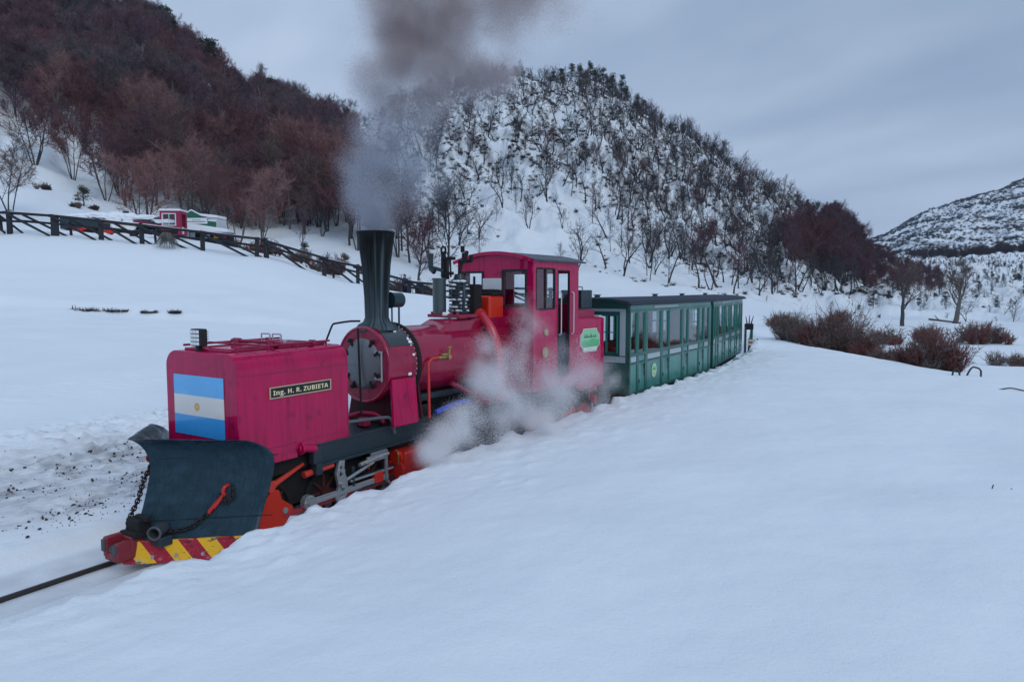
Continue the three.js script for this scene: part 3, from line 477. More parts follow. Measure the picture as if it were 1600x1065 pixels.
{ // purple-brown wood at the foot of the hill on the right, the valley beyond
  const rnd = mulberry(131), all = [];
  for (let n = 0; n < 9000 && all.length < 300; n++) {
    const u = lerp(1225, 1470, rnd()), d = lerp(125, 270, rnd()), [x] = atU(u, d), y = groundAt(x, d), [, v] = vOf(x, d, y);
    if (v > 462 || v < interp([[1225, 400], [1290, 350], [1345, 372], [1470, 400]], u)) continue;
    if (u < 1290 && rnd() < 0.5 || all.some((q) => (q.x - x) ** 2 + (q.d - d) ** 2 < 6)) continue;
    all.push({ x, d, u, v, r: d, kind: rnd() < 0.5 ? 'vase' : 'single', ry: rnd() * TP, s: (0.75 + rnd() * 0.4) * lerp(1, 0.5, smooth(1300, 1390, u)), sy: 1 });
  }
  all.sort((a, b) => a.d - b.d);
  for (const t of all) { t.i = Math.floor(rnd() * kinds[t.kind].length); t.crown = tint(rnd, [0.098, 0.052, 0.066]); t.bark = tint(rnd, [0.05, 0.046, 0.05]); }
  for (const t of all.slice(0, 45)) treeThing(t.kind, t.i, MT.barkDark, rnd() < 0.7 ? MT.plum : MT.red, 'bare purple-brown tree at the foot of the hill on the right', 'bare purple-brown trees at the right foot of the hill', t.x, t.d, t.s, t.ry, t.sy);
  treeMass('bare_wood', 'purple-brown bare wood at the right foot of the hill', all.slice(45));
  const lone = [
    ['broad', 0, 1411, 62, 0.80, 1.05, MT.bark, MT.brown, 'bare tree with forked trunk standing in the valley right of the purple-brown wood'],
    ['broad', 1, 1492, 70, 1.10, 0.82, MT.barkPale, MT.brown, 'spreading bare tree with a thick pale trunk standing in the valley on the right'],
    ['slim', 1, 1582, 78, 0.62, 0.9, MT.bark, MT.grey, 'small bare tree in the valley near the right edge'],
    ['slim', 0, 1440, 95, 0.6, 1, MT.barkDark, MT.dark, 'thin dark young tree in the valley between the two larger bare trees'],
  ];
  for (const [k, i, u, d, s, sy, b, c, l] of lone) { const [x, dd] = atU(u, d); treeThing(k, i, b, c, l, null, x, dd, s, u * 0.7, sy); }
  // far trees: dark treeline across the valley and saplings dotted over the snow
  const far = [], add = (u, d, s, c) => { const [x] = atU(u, d); far.push({ x, d, kind: rnd() < 0.6 ? 'single' : 'vase', i: Math.floor(rnd() * 3), ry: rnd() * TP, s, sy: 0.9, crown: tint(rnd, c), bark: [0.03, 0.03, 0.035] }); };
  for (let n = 0; n < 620; n++) { const u = lerp(1420, 1980, rnd()); add(u, 565 + rnd() * 40, 0.75 + rnd() * 0.4, [0.045, 0.032, 0.042]); }
  treeMass('far_treeline', 'dark line of trees across the far side of the valley', far);
  const dots = []; for (let n = 0; n < 2600; n++) { const u = lerp(1170, 1760, rnd() ** (n % 2 ? 1.2 : 0.6)), d = Math.sqrt(lerp(72 * 72, (n % 2 ? 420 : 560) ** 2, rnd())), [x] = atU(u, d); if (vOf(x, d, groundAt(x, d))[1] < 399 || (d < 100 && rnd() < 0.6)) continue; dots.push({ x, d, kind: rnd() < 0.5 ? 'slim' : rnd() < 0.5 ? 'leafy' : 'twisted', i: Math.floor(rnd() * 2), ry: rnd() * TP, s: 0.14 + rnd() * 0.30 + (d > 200 ? 0.15 : 0), sy: 1, crown: tint(rnd, [0.03, 0.036, 0.042]), bark: [0.03, 0.03, 0.035] }); }
  treeMass('sapling_scrub', 'scattered dark saplings over the snowy valley floor', dots);
}
// bushes: [u, d, width, height, twigs, twig material, label]
const bushes = [
  [1234, 28.5, 1.7, 1.35, 300, MT.bushBrown, 'left end of the long red-brown thicket behind the snow bank, beside the track'],
  [1272, 27.0, 2.0, 1.75, 380, MT.bushRed, 'tall reddish bush in the long thicket, second from its left end'],
  [1316, 26.0, 2.2, 1.85, 400, MT.bushBrown, 'tall dark greenish-brown bush in the middle of the long thicket'],
  [1356, 24.6, 1.7, 1.35, 320, MT.bushRed, 'red bush right of the dark one in the long thicket'],
  [1389, 23.2, 1.1, 0.85, 160, MT.bushBrown, 'low right end of the long thicket behind the snow bank'],
  [1464, 19.8, 1.8, 1.22, 460, MT.bushRed, 'red bush standing alone behind the edge of the near snow bank'],
  [1423, 21.2, 0.8, 0.65, 110, MT.bushBrown, 'small brown bush just left of the lone red bush'],
  [1312, 62, 2.4, 1.5, 160, MT.bushRed, 'small dark red bush behind the top of the long thicket'],
  [1388, 44, 2.2, 1.3, 180, MT.bushRed, 'reddish bush at the foot of the fork-trunked valley tree'],
  [1446, 46, 3.2, 1.35, 240, MT.bushBrown, 'brown-red bush between the two larger valley trees'],
  [1534, 45, 3.9, 1.5, 300, MT.bushRed, 'wide reddish bush below the pale-trunked valley tree'],
  [1584, 30, 2.6, 0.85, 240, MT.bushBrown, 'low brown bush at the right edge of the picture'],
  [1218, 40, 1.6, 1.2, 150, MT.bushDark, 'dark bush at the bend where the track disappears'],
  [510, 53, 3.4, 1.7, 260, MT.bushRed, 'reddish bush behind the fence left of the chimney'],
  [470, 54, 2.2, 1.3, 160, MT.bushBrown, 'greyish brown bush behind the fence, left of the reddish bush'],
  [415, 51, 3.0, 1.2, 220, MT.bushRed, 'red twigs at the foot of the rounded pinkish tree'],
  [622, 54, 2.0, 1.6, 180, MT.bushBrown, 'orange-brown bush behind the two people'],
  [668, 54, 2.4, 1.5, 180, MT.bushRed, 'reddish bush right of the two people'],
  [350, 58, 3.0, 1.5, 200, MT.bushBrown, 'brown bush behind the right end of the kiosk'],
  [76, 74, 2.0, 0.8, 120, MT.bushDark, 'dark bush on the open snow patch near the left tree'],
  [128, 68, 1.3, 0.7, 90, MT.bushDark, 'small dark bush in the middle of the open snow patch'],
  [152, 70, 1.1, 0.6, 90, MT.bushDark, 'smaller dark bush right of the middle one on the open snow patch'],
];
for (const [u, d, w, h, n, m, label] of bushes) {
  const [x] = atU(u, d), bs = 1.1, b = bushGeo(Math.round(u * 7 + d), w * bs, h * bs, n, d > 40 ? 0.036 : 0.017), o = thing('winter_bush', label, 'bush', null, x, groundAt(x, d), -d, 0);
  const b2 = bushGeo(Math.round(u * 3 + d), w * bs * 0.92, h * bs * 1.04, Math.round(n * 0.45), d > 40 ? 0.036 : 0.015);
  for (const [nm, g, mat] of [['stems', b.stems, MT.bushDark], ['twigs', b.twigs, m], ['twigs', b2.twigs, m === MT.bushDark ? MT.bushBrown : MT.twigGrey]]) { const k = new THREE.Mesh(g, mat); k.name = nm; k.castShadow = k.receiveShadow = true; o.add(k); }
}
for (const [u, d, w, label] of [[138, 70, 1.7, 'green low evergreen shrub on the open snow patch behind the fence'], [540, 62, 1.3, 'dark green shrub at the foot of the wood left of the chimney'], [478, 70, 1.2, 'dark green shrub at the wood edge above the snow slope']]) { const [x] = atU(u, d); treeThing('leafy', 0, MT.barkDark, MT.leaf2, label, null, x, d, w * 0.3, u, 0.7, 'evergreen_shrub'); }
{ // dry grass and twigs that poke through the snow
  const tuft = (seed, n, w, h, bw) => { const q = mulberry(seed), T = new Twigs(); for (let i = 0; i < n; i++) { const a = q() * TP, r = Math.sqrt(q()) * w; const g2 = 0.3 + 0.7 * Math.abs(n2(Math.cos(a) * r * 3 + seed, 1)); T.blade(V(Math.cos(a) * r, -0.04, Math.sin(a) * r * 0.5), V((q() - 0.5) * 2.4, 0.8, (q() - 0.5) * 2.4).normalize(), h * (0.5 + q()) * g2, bw, q); } return T.geo(); };
  for (const [u, d, w, n, label] of [[136, 30.5, 0.85, 150, 'long dark grass tuft poking through the snow ridge, leftmost of four'], [183, 30.5, 0.55, 110, 'dark grass tuft on the snow ridge, second from left'], [234, 30.3, 0.40, 80, 'dark grass tuft on the snow ridge, third from left'], [273, 30.3, 0.26, 70, 'small round dark grass tuft on the snow ridge, rightmost of four']]) {
    const [x] = atU(u, d); const m = topMesh('grass_tuft', tuft(u, n * 3, w, 0.26, 0.05), bark(0.028, 0.030, 0.034), label, 'grass tuft'); m.position.set(x, groundAt(x, d), -d); }
  { const [x, d] = atU(265, 43.2); const q = mulberry(9), T = new Twigs(); for (let i = 0; i < 240; i++) { const a = q() * TP, r = 0.15 + 0.35 * q(); T.blade(V(Math.cos(a) * r * 0.5, 0.75 + 0.25 * q(), Math.sin(a) * r * 0.5), V(Math.cos(a) * r * 2.2, -1.2, Math.sin(a) * r * 2.2).normalize(), 0.6 + 0.5 * q(), 0.05, q); } const m = topMesh('dry_grass_clump', T.geo(), bark(0.14, 0.14, 0.13), 'drooping grey dry grass clump in front of the fence', 'grass clump'); m.position.set(x, groundAt(x, d), -d); }
  const stick = (pts, r, label, u, d) => { const [x] = atU(u, d); const m = topMesh('bent_twig', merge(pts.map((p) => tube(p, r, 5, 10))), bark(0.05, 0.045, 0.045), label, 'twig'); m.position.set(x, groundAt(x, d), -d); };
  stick([[[-0.4, -0.1, 0], [-0.36, 0.10, 0], [-0.28, 0.16, 0.02], [-0.2, -0.02, 0]], [[-0.05, -0.05, 0], [0.02, 0.10, 0], [0.1, 0.20, 0], [0.22, 0.17, 0], [0.30, 0.12, 0], [0.31, -0.12, 0]]], 0.022, 'bent dark twigs sticking out of the snow right of the lone red bush', 1518, 16.4);
  stick([[[-0.3, -0.02, 0], [0, 0.03, 0], [0.3, -0.03, 0.1]]], 0.014, 'thin dead twig lying on the snow near the right edge', 1585, 14.2);
  stick([[[-0.01, -0.02, 0], [0, 0.02, 0], [0.008, 0.04, 0]], [[0.16, -0.02, 0.05], [0.155, 0.005, 0.05], [0.165, 0.012, 0.05]]], 0.006, 'tiny dead stalks poking through the smooth snow at the lower right', 1566, 7.0);
  { const [x, d] = atU(1478, 66); const m = topMesh('fallen_log', merge([bar([-1.6, 0.42, 0], [1.3, 0.08, 0.3], 0.10, 0.07, 7), bar([-0.6, 0.3, 0], [-1.2, 0.8, 0.2], 0.06, 0.03, 5)]), MT.bark, 'fallen grey log lying by the pale-trunked valley tree', 'log'); m.position.set(x, groundAt(x, d), -d); }
  // dirt clods thrown up by the plough
  const rnd = mulberry(33), cl = [], bits = new THREE.DodecahedronGeometry(1, 0); let tries = 0;
  while (cl.length < 4200 && tries++ < 60000) { const t = -7 + rnd() * 13, s = -(1.5 + Math.pow(rnd(), 1.1) * 4.0); const p = trackAt(t, s); const k = fbm(p[0] * 0.8 + 4, p[1] * 0.8, 4); if (rnd() > (0.15 + smooth(-0.25, 0.35, k)) * smooth(5.6, 3.4, -s)) continue; cl.push([...p, 0.005 + 0.017 * rnd() ** 5]); }
  const im = new THREE.InstancedMesh(bits, std(0.05, 0.045, 0.045, { roughness: 0.95 }), cl.length), m4 = new THREE.Matrix4(), q = new THREE.Quaternion();
  cl.forEach(([x, d, s], i) => { q.setFromEuler(new THREE.Euler(rnd() * 6, rnd() * 6, rnd() * 6)); im.setMatrixAt(i, m4.compose(V(x, nearY(x, d) + s * 0.2, -d), q, V(s * (1 + rnd()), s * 0.7, s))); });
  im.name = numbered('dirt_debris'); tag(im, 'dark dirt crumbs scattered over the ploughed snow', null, null, 'stuff'); scene.add(im);
}
function trackAt(t, s) { const T = t + tZero; let i = 0; while (i < TN - 1 && trackLen[i + 1] < T) i++; const a = track[i], b = track[i + 1], L = trackLen[i + 1] - trackLen[i], k = (T - trackLen[i]) / L, ex = (b[0] - a[0]) / L, ed = (b[1] - a[1]) / L; return [a[0] + (b[0] - a[0]) * k + ed * s, a[1] + (b[1] - a[1]) * k - ex * s]; }

// ---------------------------------------------------------------- the locomotive
const loco = thing('steam_locomotive', 'crimson articulated steam locomotive with snow plough and tall dark chimney, smoking', 'locomotive', null, UB.x, 0, UB.z);
const hoodShape = (hw, y0, y1, r) => { const s = new THREE.Shape(); s.moveTo(-hw, y0); s.lineTo(hw, y0); s.lineTo(hw, y1 - r); s.absarc(hw - r, y1 - r, r, 0, Math.PI / 2); s.lineTo(-hw + r, y1); s.absarc(-hw + r, y1 - r, r, Math.PI / 2, Math.PI); s.closePath(); return s; };
const P = (name, geos, mat, unit, parent = loco, label, keep) => mk(name, geos, mat, parent, parent === loco ? unit : null, label, keep);
{ // front unit: water tank on its engine bogie, plough and coupler
  const tank = P('water_tank', [xf(ext(hoodShape(0.622, 0.70, 1.835, 0.18), 1.555, 0.012, 20), 0, 0, -1.567), span(-0.60, 0.610, 0.60, 0.71, -0.78, -0.16)], M.crimson, UF, loco, 'crimson front water tank with rounded top');
  for (const y of [1.60, 0.78]) P('seam', [box(0.006, 0.007, 1.54, 0.6235, y, -0.785)], M.crimsonWorn, UF, tank);
  { // raised lids with hinges, rails and grab handles
    P('lid', [span(-0.42, 0.40, 1.832, 1.862, -0.66, -0.10, 0.01)], M.crimson, UF, tank);
    P('lid', [span(-0.42, 0.40, 1.832, 1.872, -1.42, -0.72, 0.012)], M.crimson, UF, tank);
    P('lid_rail', [bar([0.44, 1.885, -0.12], [0.44, 1.885, -1.45], 0.013), bar([-0.46, 1.885, -0.12], [-0.46, 1.885, -1.45], 0.013), bar([0.46, 1.90, -0.4], [-0.40, 1.90, -0.4], 0.012), bar([-0.40, 1.905, -0.70], [0.46, 1.905, -0.70], 0.02), ...[-0.15, -0.55, -0.95, -1.4].map((z) => bar([0.44, 1.83, z], [0.44, 1.89, z], 0.011))], M.crimsonWorn, UF, tank);
    P('hinge', [-0.30, 0.30].flatMap((x) => [rb(0.10, 0.05, 0.06, x, 1.885, -0.70, 0.015), cx(0.022, 0.12, x, 1.915, -0.70, 10)]), M.crimsonWorn, UF, tank);
    for (const x of [-0.14, 0.06]) P('grab_handle', [tube([[x - 0.075, 1.87, -0.98], [x - 0.075, 1.975, -0.98], [x + 0.075, 1.975, -0.98], [x + 0.075, 1.87, -0.98]], 0.009, 6, 30, 0.05)], M.steel, UF, tank);
    P('hinge', [rb(0.09, 0.05, 0.05, 0.42, 1.885, -1.2, 0.012), rb(0.09, 0.05, 0.05, -0.36, 1.885, -1.2, 0.012)], M.crimsonWorn, UF, tank);
  }
  const flagTex = colorTex(512, 420, (g, w, h) => { // painted national stripes with a small gold sun
    const r = mulberry(8); g.fillStyle = '#55b4f2'; g.fillRect(0, 0, w, h / 3); g.fillStyle = '#e6e3df'; g.fillRect(0, h / 3, w, h / 3); g.fillStyle = '#36a4ef'; g.fillRect(0, h * 2 / 3, w, h / 3);  // lower blue is deeper: a reflection painted into the stripe
    for (let i = 0; i < 40; i++) { g.fillStyle = `rgba(255,255,255,${0.05 * r()})`; const x = r() * w, y = r() * h; g.beginPath(); g.ellipse(x, y, 20 + 60 * r(), 10 + 30 * r(), 0, 0, 7); g.fill(); }
    g.translate(w * 0.47, h * 0.515); g.fillStyle = '#d9a420'; for (let i = 0; i < 32; i++) { g.rotate(Math.PI / 16); g.beginPath(); g.moveTo(-4, 14); g.lineTo(0, i % 2 ? 30 : 36); g.lineTo(4, 14); g.fill(); }
    g.fillStyle = '#c8901c'; g.beginPath(); g.arc(0, 0, 20, 0, 7); g.fill(); g.fillStyle = '#e8bd4a'; g.beginPath(); g.arc(0, 0, 15, 0, 7); g.fill(); g.setTransform(1, 0, 0, 1, 0, 0);
    g.fillStyle = 'rgba(30,30,30,.6)'; for (const [x, y] of [[0.86, 0.29], [0.95, 0.43], [0.88, 0.2]]) { g.beginPath(); g.arc(x * w, y * h, 3, 0, 7); g.fill(); } });
  P('flag_panel', [xf(new THREE.BoxGeometry(0.87, 0.66, 0.006), -0.03, 1.245, 0.007)], new THREE.MeshPhysicalMaterial({ map: flagTex, roughness: 0.4, clearcoat: 0.8, clearcoatRoughness: 0.08 }), UF, tank, 'sky blue and white striped flag panel with a gold sun', true);
  const plateTex = colorTex(1024, 144, (g, w, h) => { g.fillStyle = '#15171a'; g.fillRect(0, 0, w, h); g.fillStyle = '#efe4b4'; g.font = 'bold 98px sans-serif'; g.textBaseline = 'middle'; const s = 'Ing. H. R. ZUBIETA', m = g.measureText(s).width; g.translate(32, h / 2 + 4); g.scale((w - 64) / m, 1); g.fillText(s, 0, 0); });
  const plate = P('name_plate', [xf(new THREE.PlaneGeometry(0.85, 0.105), 0.637, 1.383, -0.835, 0, Math.PI / 2)], new THREE.MeshStandardMaterial({ map: plateTex, roughness: 0.5 }), UF, tank, 'black name plate with cream lettering in a brass frame', true);
  P('plate_frame', [[1.441, 0.012, 0.89], [1.325, 0.012, 0.89]].map(([y, h, l]) => rb(0.018, h, l, 0.634, y, -0.835, 0.004)).concat([-0.398, -1.272].map((z) => rb(0.018, 0.104, 0.014, 0.634, 1.383, z, 0.004))), std(0.62, 0.50, 0.34, { roughness: 0.5, metalness: 0.3 }), UF, tank);
  // LED work light on the front edge
  const lamp = P('headlamp', [rb(0.17, 0.19, 0.10, -0.10, 1.985, -0.07, 0.015), box(0.05, 0.07, 0.05, -0.10, 1.865, -0.07), ...[0, 1, 2, 3, 4, 5].map((i) => box(0.15, 0.006, 0.03, -0.10, 1.915 + i * 0.026, -0.125))], M.rubber, UF);
  P('lens', [0, 1, 2, 3].flatMap((r) => [0, 1, 2].map((c) => rb(0.044, 0.036, 0.012, -0.152 + c * 0.052, 1.92 + r * 0.043, -0.018, 0.006))), phys(0.75, 0.8, 0.82, { roughness: 0.15, clearcoat: 1 }), UF, lamp);
  // plough: two curled wings meeting at a centre edge
  const prof = [[0.215, -0.03], [0.165, 0.07], [0.105, 0.20], [0.055, 0.36], [0.02, 0.52], [0.0, 0.68], [0.004, 0.78], [0.03, 0.88], [0.075, 0.96], [0.125, 1.01], [0.165, 1.03]];
  const endL = (y) => y > 0.72 ? 1.21 - 0.25 * Math.pow(clamp((y - 0.72) / 0.31, 0, 1), 3.2) : lerp(1.05, 1.21, smooth(-0.1, 0.75, y));
  const wing = (sgn) => {
    const ang = 49 * Math.PI / 180, dx = Math.sin(ang) * sgn, dz = -Math.cos(ang), nx = Math.cos(ang) * sgn, nz = Math.sin(ang), z0 = 0.59, nl = 26, pos = [], idx = [], uv = [], pc = new THREE.SplineCurve(prof.map((p) => new THREE.Vector2(...p))), np = 34;
    for (let f = 0; f < 2; f++) for (let j = 0; j <= np; j++) { const q = pc.getPoint(j / np), off = q.x - f * 0.022, l0 = -off * Math.cos(ang) / Math.sin(ang), l1 = endL(q.y); for (let i = 0; i <= nl; i++) { const l = lerp(l0, l1, i / nl), dent = 0.006 * n2(l * 3, q.y * 3 + 5); pos.push(dx * l + nx * (off + dent), q.y - 0.05 * Math.max(l, 0) * smooth(0.5, 1, q.y), z0 + dz * l + nz * (off + dent)); uv.push(l, q.y); } }
    const W = nl + 1, F = W * (np + 1), quad = (a, b, c, d) => sgn > 0 ? idx.push(a, b, c, a, c, d) : idx.push(a, c, b, a, d, c);
    for (let j = 0; j < np; j++) for (let i = 0; i < nl; i++) { const a = j * W + i; quad(a, a + 1, a + 1 + W, a + W); quad(F + a + W, F + a + 1 + W, F + a + 1, F + a); }
    for (let j = 0; j < np; j++) { const a = j * W + nl; quad(a, a + F, a + F + W, a + W); }
    for (let i = 0; i < nl; i++) { const a = np * W + i; quad(a, a + 1, a + 1 + F, a + F); quad(i + F, i + 1 + F, i + 1, i); }
    const g = new THREE.BufferGeometry(); g.setAttribute('position', new THREE.Float32BufferAttribute(pos, 3)); g.setAttribute('uv', new THREE.Float32BufferAttribute(uv, 2)); g.setIndex(idx); g.computeVertexNormals(); return g;
  };
  const seamOn = (sgn, l0, l1, off, y, h) => { const a = 49 * Math.PI / 180, m = (l0 + l1) / 2; return box(l1 - l0, h, 0.008, Math.sin(a) * sgn * m + Math.cos(a) * sgn * off, y, 0.59 - Math.cos(a) * m + Math.sin(a) * off, 0, sgn * (Math.PI / 2 - a), 0); };
  const blade = P('plough_blade', [wing(1), wing(-1)], M.blade, UF, loco, 'dark blue-grey curled steel snow plough blade');
  P('weld_seam', [seamOn(1, 0.08, 1.25, 0.002, 0.79, 0.012), seamOn(1, 0.02, 1.2, 0.112, 0.185, 0.008)], std(0.02, 0.028, 0.036, { roughness: 0.7, metalness: 0.4 }), UF, blade);
  const warnTex = (flip) => { const t = colorTex(1024, 192, (g, w, h) => { const r = mulberry(4); g.fillStyle = '#a3122e'; g.fillRect(0, 0, w, h); g.fillStyle = '#f0b81e'; for (let i = 0; i < 4; i++) { const x = 40 + i * 290; g.beginPath(); g.moveTo(x - 60, 0); g.lineTo(x + 85, 0); g.lineTo(x + 215, h); g.lineTo(x + 70, h); g.fill(); }
    for (let i = 0; i < 30; i++) { g.fillStyle = r() < 0.6 ? `rgba(205,195,185,${0.2 + 0.35 * r()})` : `rgba(40,32,30,${0.25 + 0.4 * r()})`; g.beginPath(); const x = r() * w, y = r() < 0.5 ? r() * 30 : h - r() * 40; for (let k = 0; k < 9; k++) g.lineTo(x + Math.cos(k * 0.7) * (8 + 30 * r()), y + Math.sin(k * 0.7) * (4 + 16 * r())); g.fill(); }
    for (let i = 0; i < 420; i++) { const a = r(); g.fillStyle = a < 0.5 ? `rgba(215,205,200,${0.4 * r()})` : a < 0.75 ? `rgba(30,26,26,${0.6 * r()})` : `rgba(150,20,50,${0.5 * r()})`; g.beginPath(); g.ellipse(r() * w, r() * h, 2 + 16 * r() ** 3, 1 + 6 * r() ** 2, r() * 0.8 - 0.4, 0, 7); g.fill(); }
    g.strokeStyle = 'rgba(230,200,195,.35)'; for (let i = 0; i < 120; i++) { const x = w * (0.5 + 0.22 * r()), y = r() * h; g.lineWidth = 1 + r() * 1.5; g.beginPath(); g.moveTo(x, y); g.lineTo(x + 4 - 8 * r(), y + 18 * r()); g.stroke(); } }); return t; };
  const cut = (sgn) => { const a = 49 * Math.PI / 180, l0 = -0.19, l1 = 1.05, m = (l0 + l1) / 2, g = new THREE.BoxGeometry(l1 - l0, 0.22, 0.03); g.rotateX(-0.12); g.rotateY(sgn * (Math.PI / 2 - a)); return g.translate(Math.sin(a) * sgn * m + Math.cos(a) * sgn * 0.235, -0.085, 0.59 - Math.cos(a) * m + Math.sin(a) * 0.235); };
  const wm = new THREE.MeshStandardMaterial({ map: warnTex(), roughness: 0.65 });
  const edge = P('cutting_edge', [cut(1), cut(-1)], wm, UF, loco, 'worn cutting edge painted in yellow and red stripes', true);
  { const a = 49 * Math.PI / 180; for (const l of [0.08, 0.30, 0.55, 0.72]) { const g = new THREE.CylinderGeometry(0.018, 0.02, 0.02, 8); g.rotateX(Math.PI / 2); g.rotateY(Math.PI / 2 - a); P('bolt', [g.translate(Math.sin(a) * l + Math.cos(a) * 0.262, -0.125, 0.59 - Math.cos(a) * l + Math.sin(a) * 0.262)], M.steel, UF, edge); } }
  { // chopper coupler: two cheeks with a slot, a block behind, pipe socket and bracket
    const c = P('coupler', [rb(0.07, 0.20, 0.20, -0.095, 0.0, 0.92, 0.02), rb(0.07, 0.15, 0.17, 0.07, -0.02, 0.92, 0.02), rb(0.235, 0.09, 0.20, -0.01, -0.09, 0.91, 0.02), rb(0.24, 0.17, 0.16, -0.01, 0.0, 0.79, 0.02)], M.coupler, UF, loco, 'red hook coupler at the plough tip');
    P('jaw', [rb(0.055, 0.12, 0.03, -0.095, 0.02, 1.025, 0.01), rb(0.055, 0.10, 0.03, 0.07, -0.01, 1.012, 0.01), cx(0.045, 0.10, -0.012, -0.03, 0.96, 14)], std(0.10, 0.10, 0.11, { roughness: 0.6, metalness: 0.5 }), UF, c);
    P('bracket', [rb(0.22, 0.15, 0.14, 0.02, 0.16, 0.74, 0.02), rb(0.26, 0.05, 0.20, 0.02, 0.09, 0.76, 0.01), rb(0.20, 0.05, 0.05, 0.10, 0.245, 0.74, 0.01)], M.soot, UF);
    const pipe = new THREE.LatheGeometry([[0.058, -0.10], [0.078, -0.10], [0.078, 0.10], [0.088, 0.10], [0.088, 0.125], [0.060, 0.125], [0.058, -0.10]].map((q) => new THREE.Vector2(...q)), 24); pipe.rotateX(Math.PI / 2); pipe.rotateY(0.55);
    P('pipe_socket', [pipe.scale(0.8, 0.8, 0.8).translate(0.27, 0.13, 0.68)], std(0.10, 0.11, 0.12, { roughness: 0.5, metalness: 0.5 }), UF);
    P('pipe_mount', [rb(0.16, 0.10, 0.14, 0.28, 0.03, 0.66, 0.015)], M.frame, UF);
  }
  const chain = (pts, n, s = 1) => { const c = new THREE.CatmullRomCurve3(pts.map((p) => V(...p))), out = []; for (let i = 0; i <= n; i++) { const p = c.getPointAt(i / n), t = c.getTangentAt(i / n), g = new THREE.TorusGeometry(0.020 * s, 0.0075 * s, 6, 10); g.scale(1.5, 1, 1); g.rotateX(i % 2 ? Math.PI / 2 : 0.2); g.applyQuaternion(new THREE.Quaternion().setFromUnitVectors(V(1, 0, 0), t)); out.push(g.translate(p.x, p.y, p.z)); } return out; };
  const onBlade = (l, y, e = 0.03) => { const a = 49 * Math.PI / 180; let k = 0; while (k < prof.length - 2 && y > prof[k + 1][1]) k++; const o = lerp(prof[k][0], prof[k + 1][0], clamp((y - prof[k][1]) / (prof[k + 1][1] - prof[k][1]), 0, 1)) + e; return [Math.sin(a) * l + Math.cos(a) * o, y, 0.59 - Math.cos(a) * l + Math.sin(a) * o]; };
  P('chain', chain([onBlade(0.57, 0.24), onBlade(0.46, 0.15, 0.035), onBlade(0.36, 0.11, 0.04), onBlade(0.22, 0.10, 0.05)], 11).concat(chain([onBlade(0.80, 0.47), onBlade(0.80, 0.38, 0.04), onBlade(0.74, 0.34, 0.04), onBlade(0.70, 0.40, 0.035)], 8)), M.chain, UF, loco, 'dark chain hanging across the plough');
  P('chain_hook', [tube([onBlade(0.76, 0.50, 0.01), onBlade(0.73, 0.49, 0.05), onBlade(0.715, 0.44, 0.05), onBlade(0.73, 0.41, 0.035)], 0.020, 8, 14), tube([onBlade(0.725, 0.42, 0.035), onBlade(0.685, 0.37, 0.035), onBlade(0.64, 0.32, 0.035), onBlade(0.575, 0.24, 0.03)], 0.021, 8, 18), tube([onBlade(0.70, 0.385, 0.05), onBlade(0.66, 0.33, 0.05), onBlade(0.63, 0.29, 0.045)], 0.019, 8, 10)], M.red, UF, loco, 'red hook link on the plough blade');
  P('chain', chain([[-0.32, 0.66, 0.38], [-0.28, 0.50, 0.50], [-0.22, 0.34, 0.60], [-0.19, 0.20, 0.70], [-0.15, 0.12, 0.76]], 18), M.chain, UF, loco, 'chain along the far edge of the plough');
  P('chain_ring', [xf(new THREE.TorusGeometry(0.045, 0.012, 8, 18), -0.33, 0.71, 0.38, 0.3, 0.6, 0), tube([[-0.33, 0.66, 0.38], [-0.31, 0.60, 0.41], [-0.30, 0.55, 0.44]], 0.018)], M.red, UF);
  // engine bogie under the tank
  P('bogie_frame', [span(-0.42, 0.42, 0.0, 0.56, -2.9, -0.02), span(-0.5, 0.5, 0.42, 0.60, -2.7, -0.06)], M.soot, UF);  // chassis box kept black so its colour carries the shade beneath the tank
  P('plough_mount', [bar([0.25, 0.35, 0.0], [0.62, 0.33, -0.36], 0.05, 0.05, 10), bar([-0.25, 0.35, 0.0], [-0.62, 0.33, -0.36], 0.05, 0.05, 10), rb(0.3, 0.3, 0.3, 0, 0.3, 0.1, 0.02)], M.soot, UF);
  const beam = P('side_beam', [span(0.53, 0.60, 0.42, 0.69, -3.35, -1.02, 0.012), span(0.585, 0.635, 0.415, 0.45, -3.35, -1.05, 0.008), span(0.585, 0.62, 0.665, 0.70, -3.35, -1.02, 0.008), span(-0.60, -0.53, 0.42, 0.69, -3.35, -0.9, 0.012), span(-0.5, 0.5, 0.60, 0.64, -2.7, -1.58, 0.008)], M.frame, UF, loco, 'black-green side beam under the boiler');
  P('end_block', [rb(0.09, 0.20, 0.14, 0.625, 0.58, -1.03, 0.012), rb(0.10, 0.14, 0.10, 0.62, 0.41, -1.05, 0.012)], M.frame, UF, beam);
  P('handrail', [tube([[0.50, 0.86, -1.45], [0.60, 0.86, -1.75], [0.66, 0.83, -2.25], [0.68, 0.72, -2.32], [0.68, 0.60, -2.35]], 0.022, 8, 30, 0.3)], std(0.12, 0.14, 0.16, { roughness: 0.5, metalness: 0.4 }), UF);
  P('drain_pipe', [bar([0.60, 0.70, -0.80], [0.66, 0.66, -1.0], 0.045, 0.045, 14), xf(new THREE.CylinderGeometry(0.075, 0.075, 0.03, 16), 0.607, 0.695, -0.82, Math.PI / 2)], M.crimson, UF, loco, 'short crimson drain pipe below the tank');
  // wheels and motion on the camera's side
  const darkRed = std(0.07, 0.012, 0.012, { roughness: 0.8 });
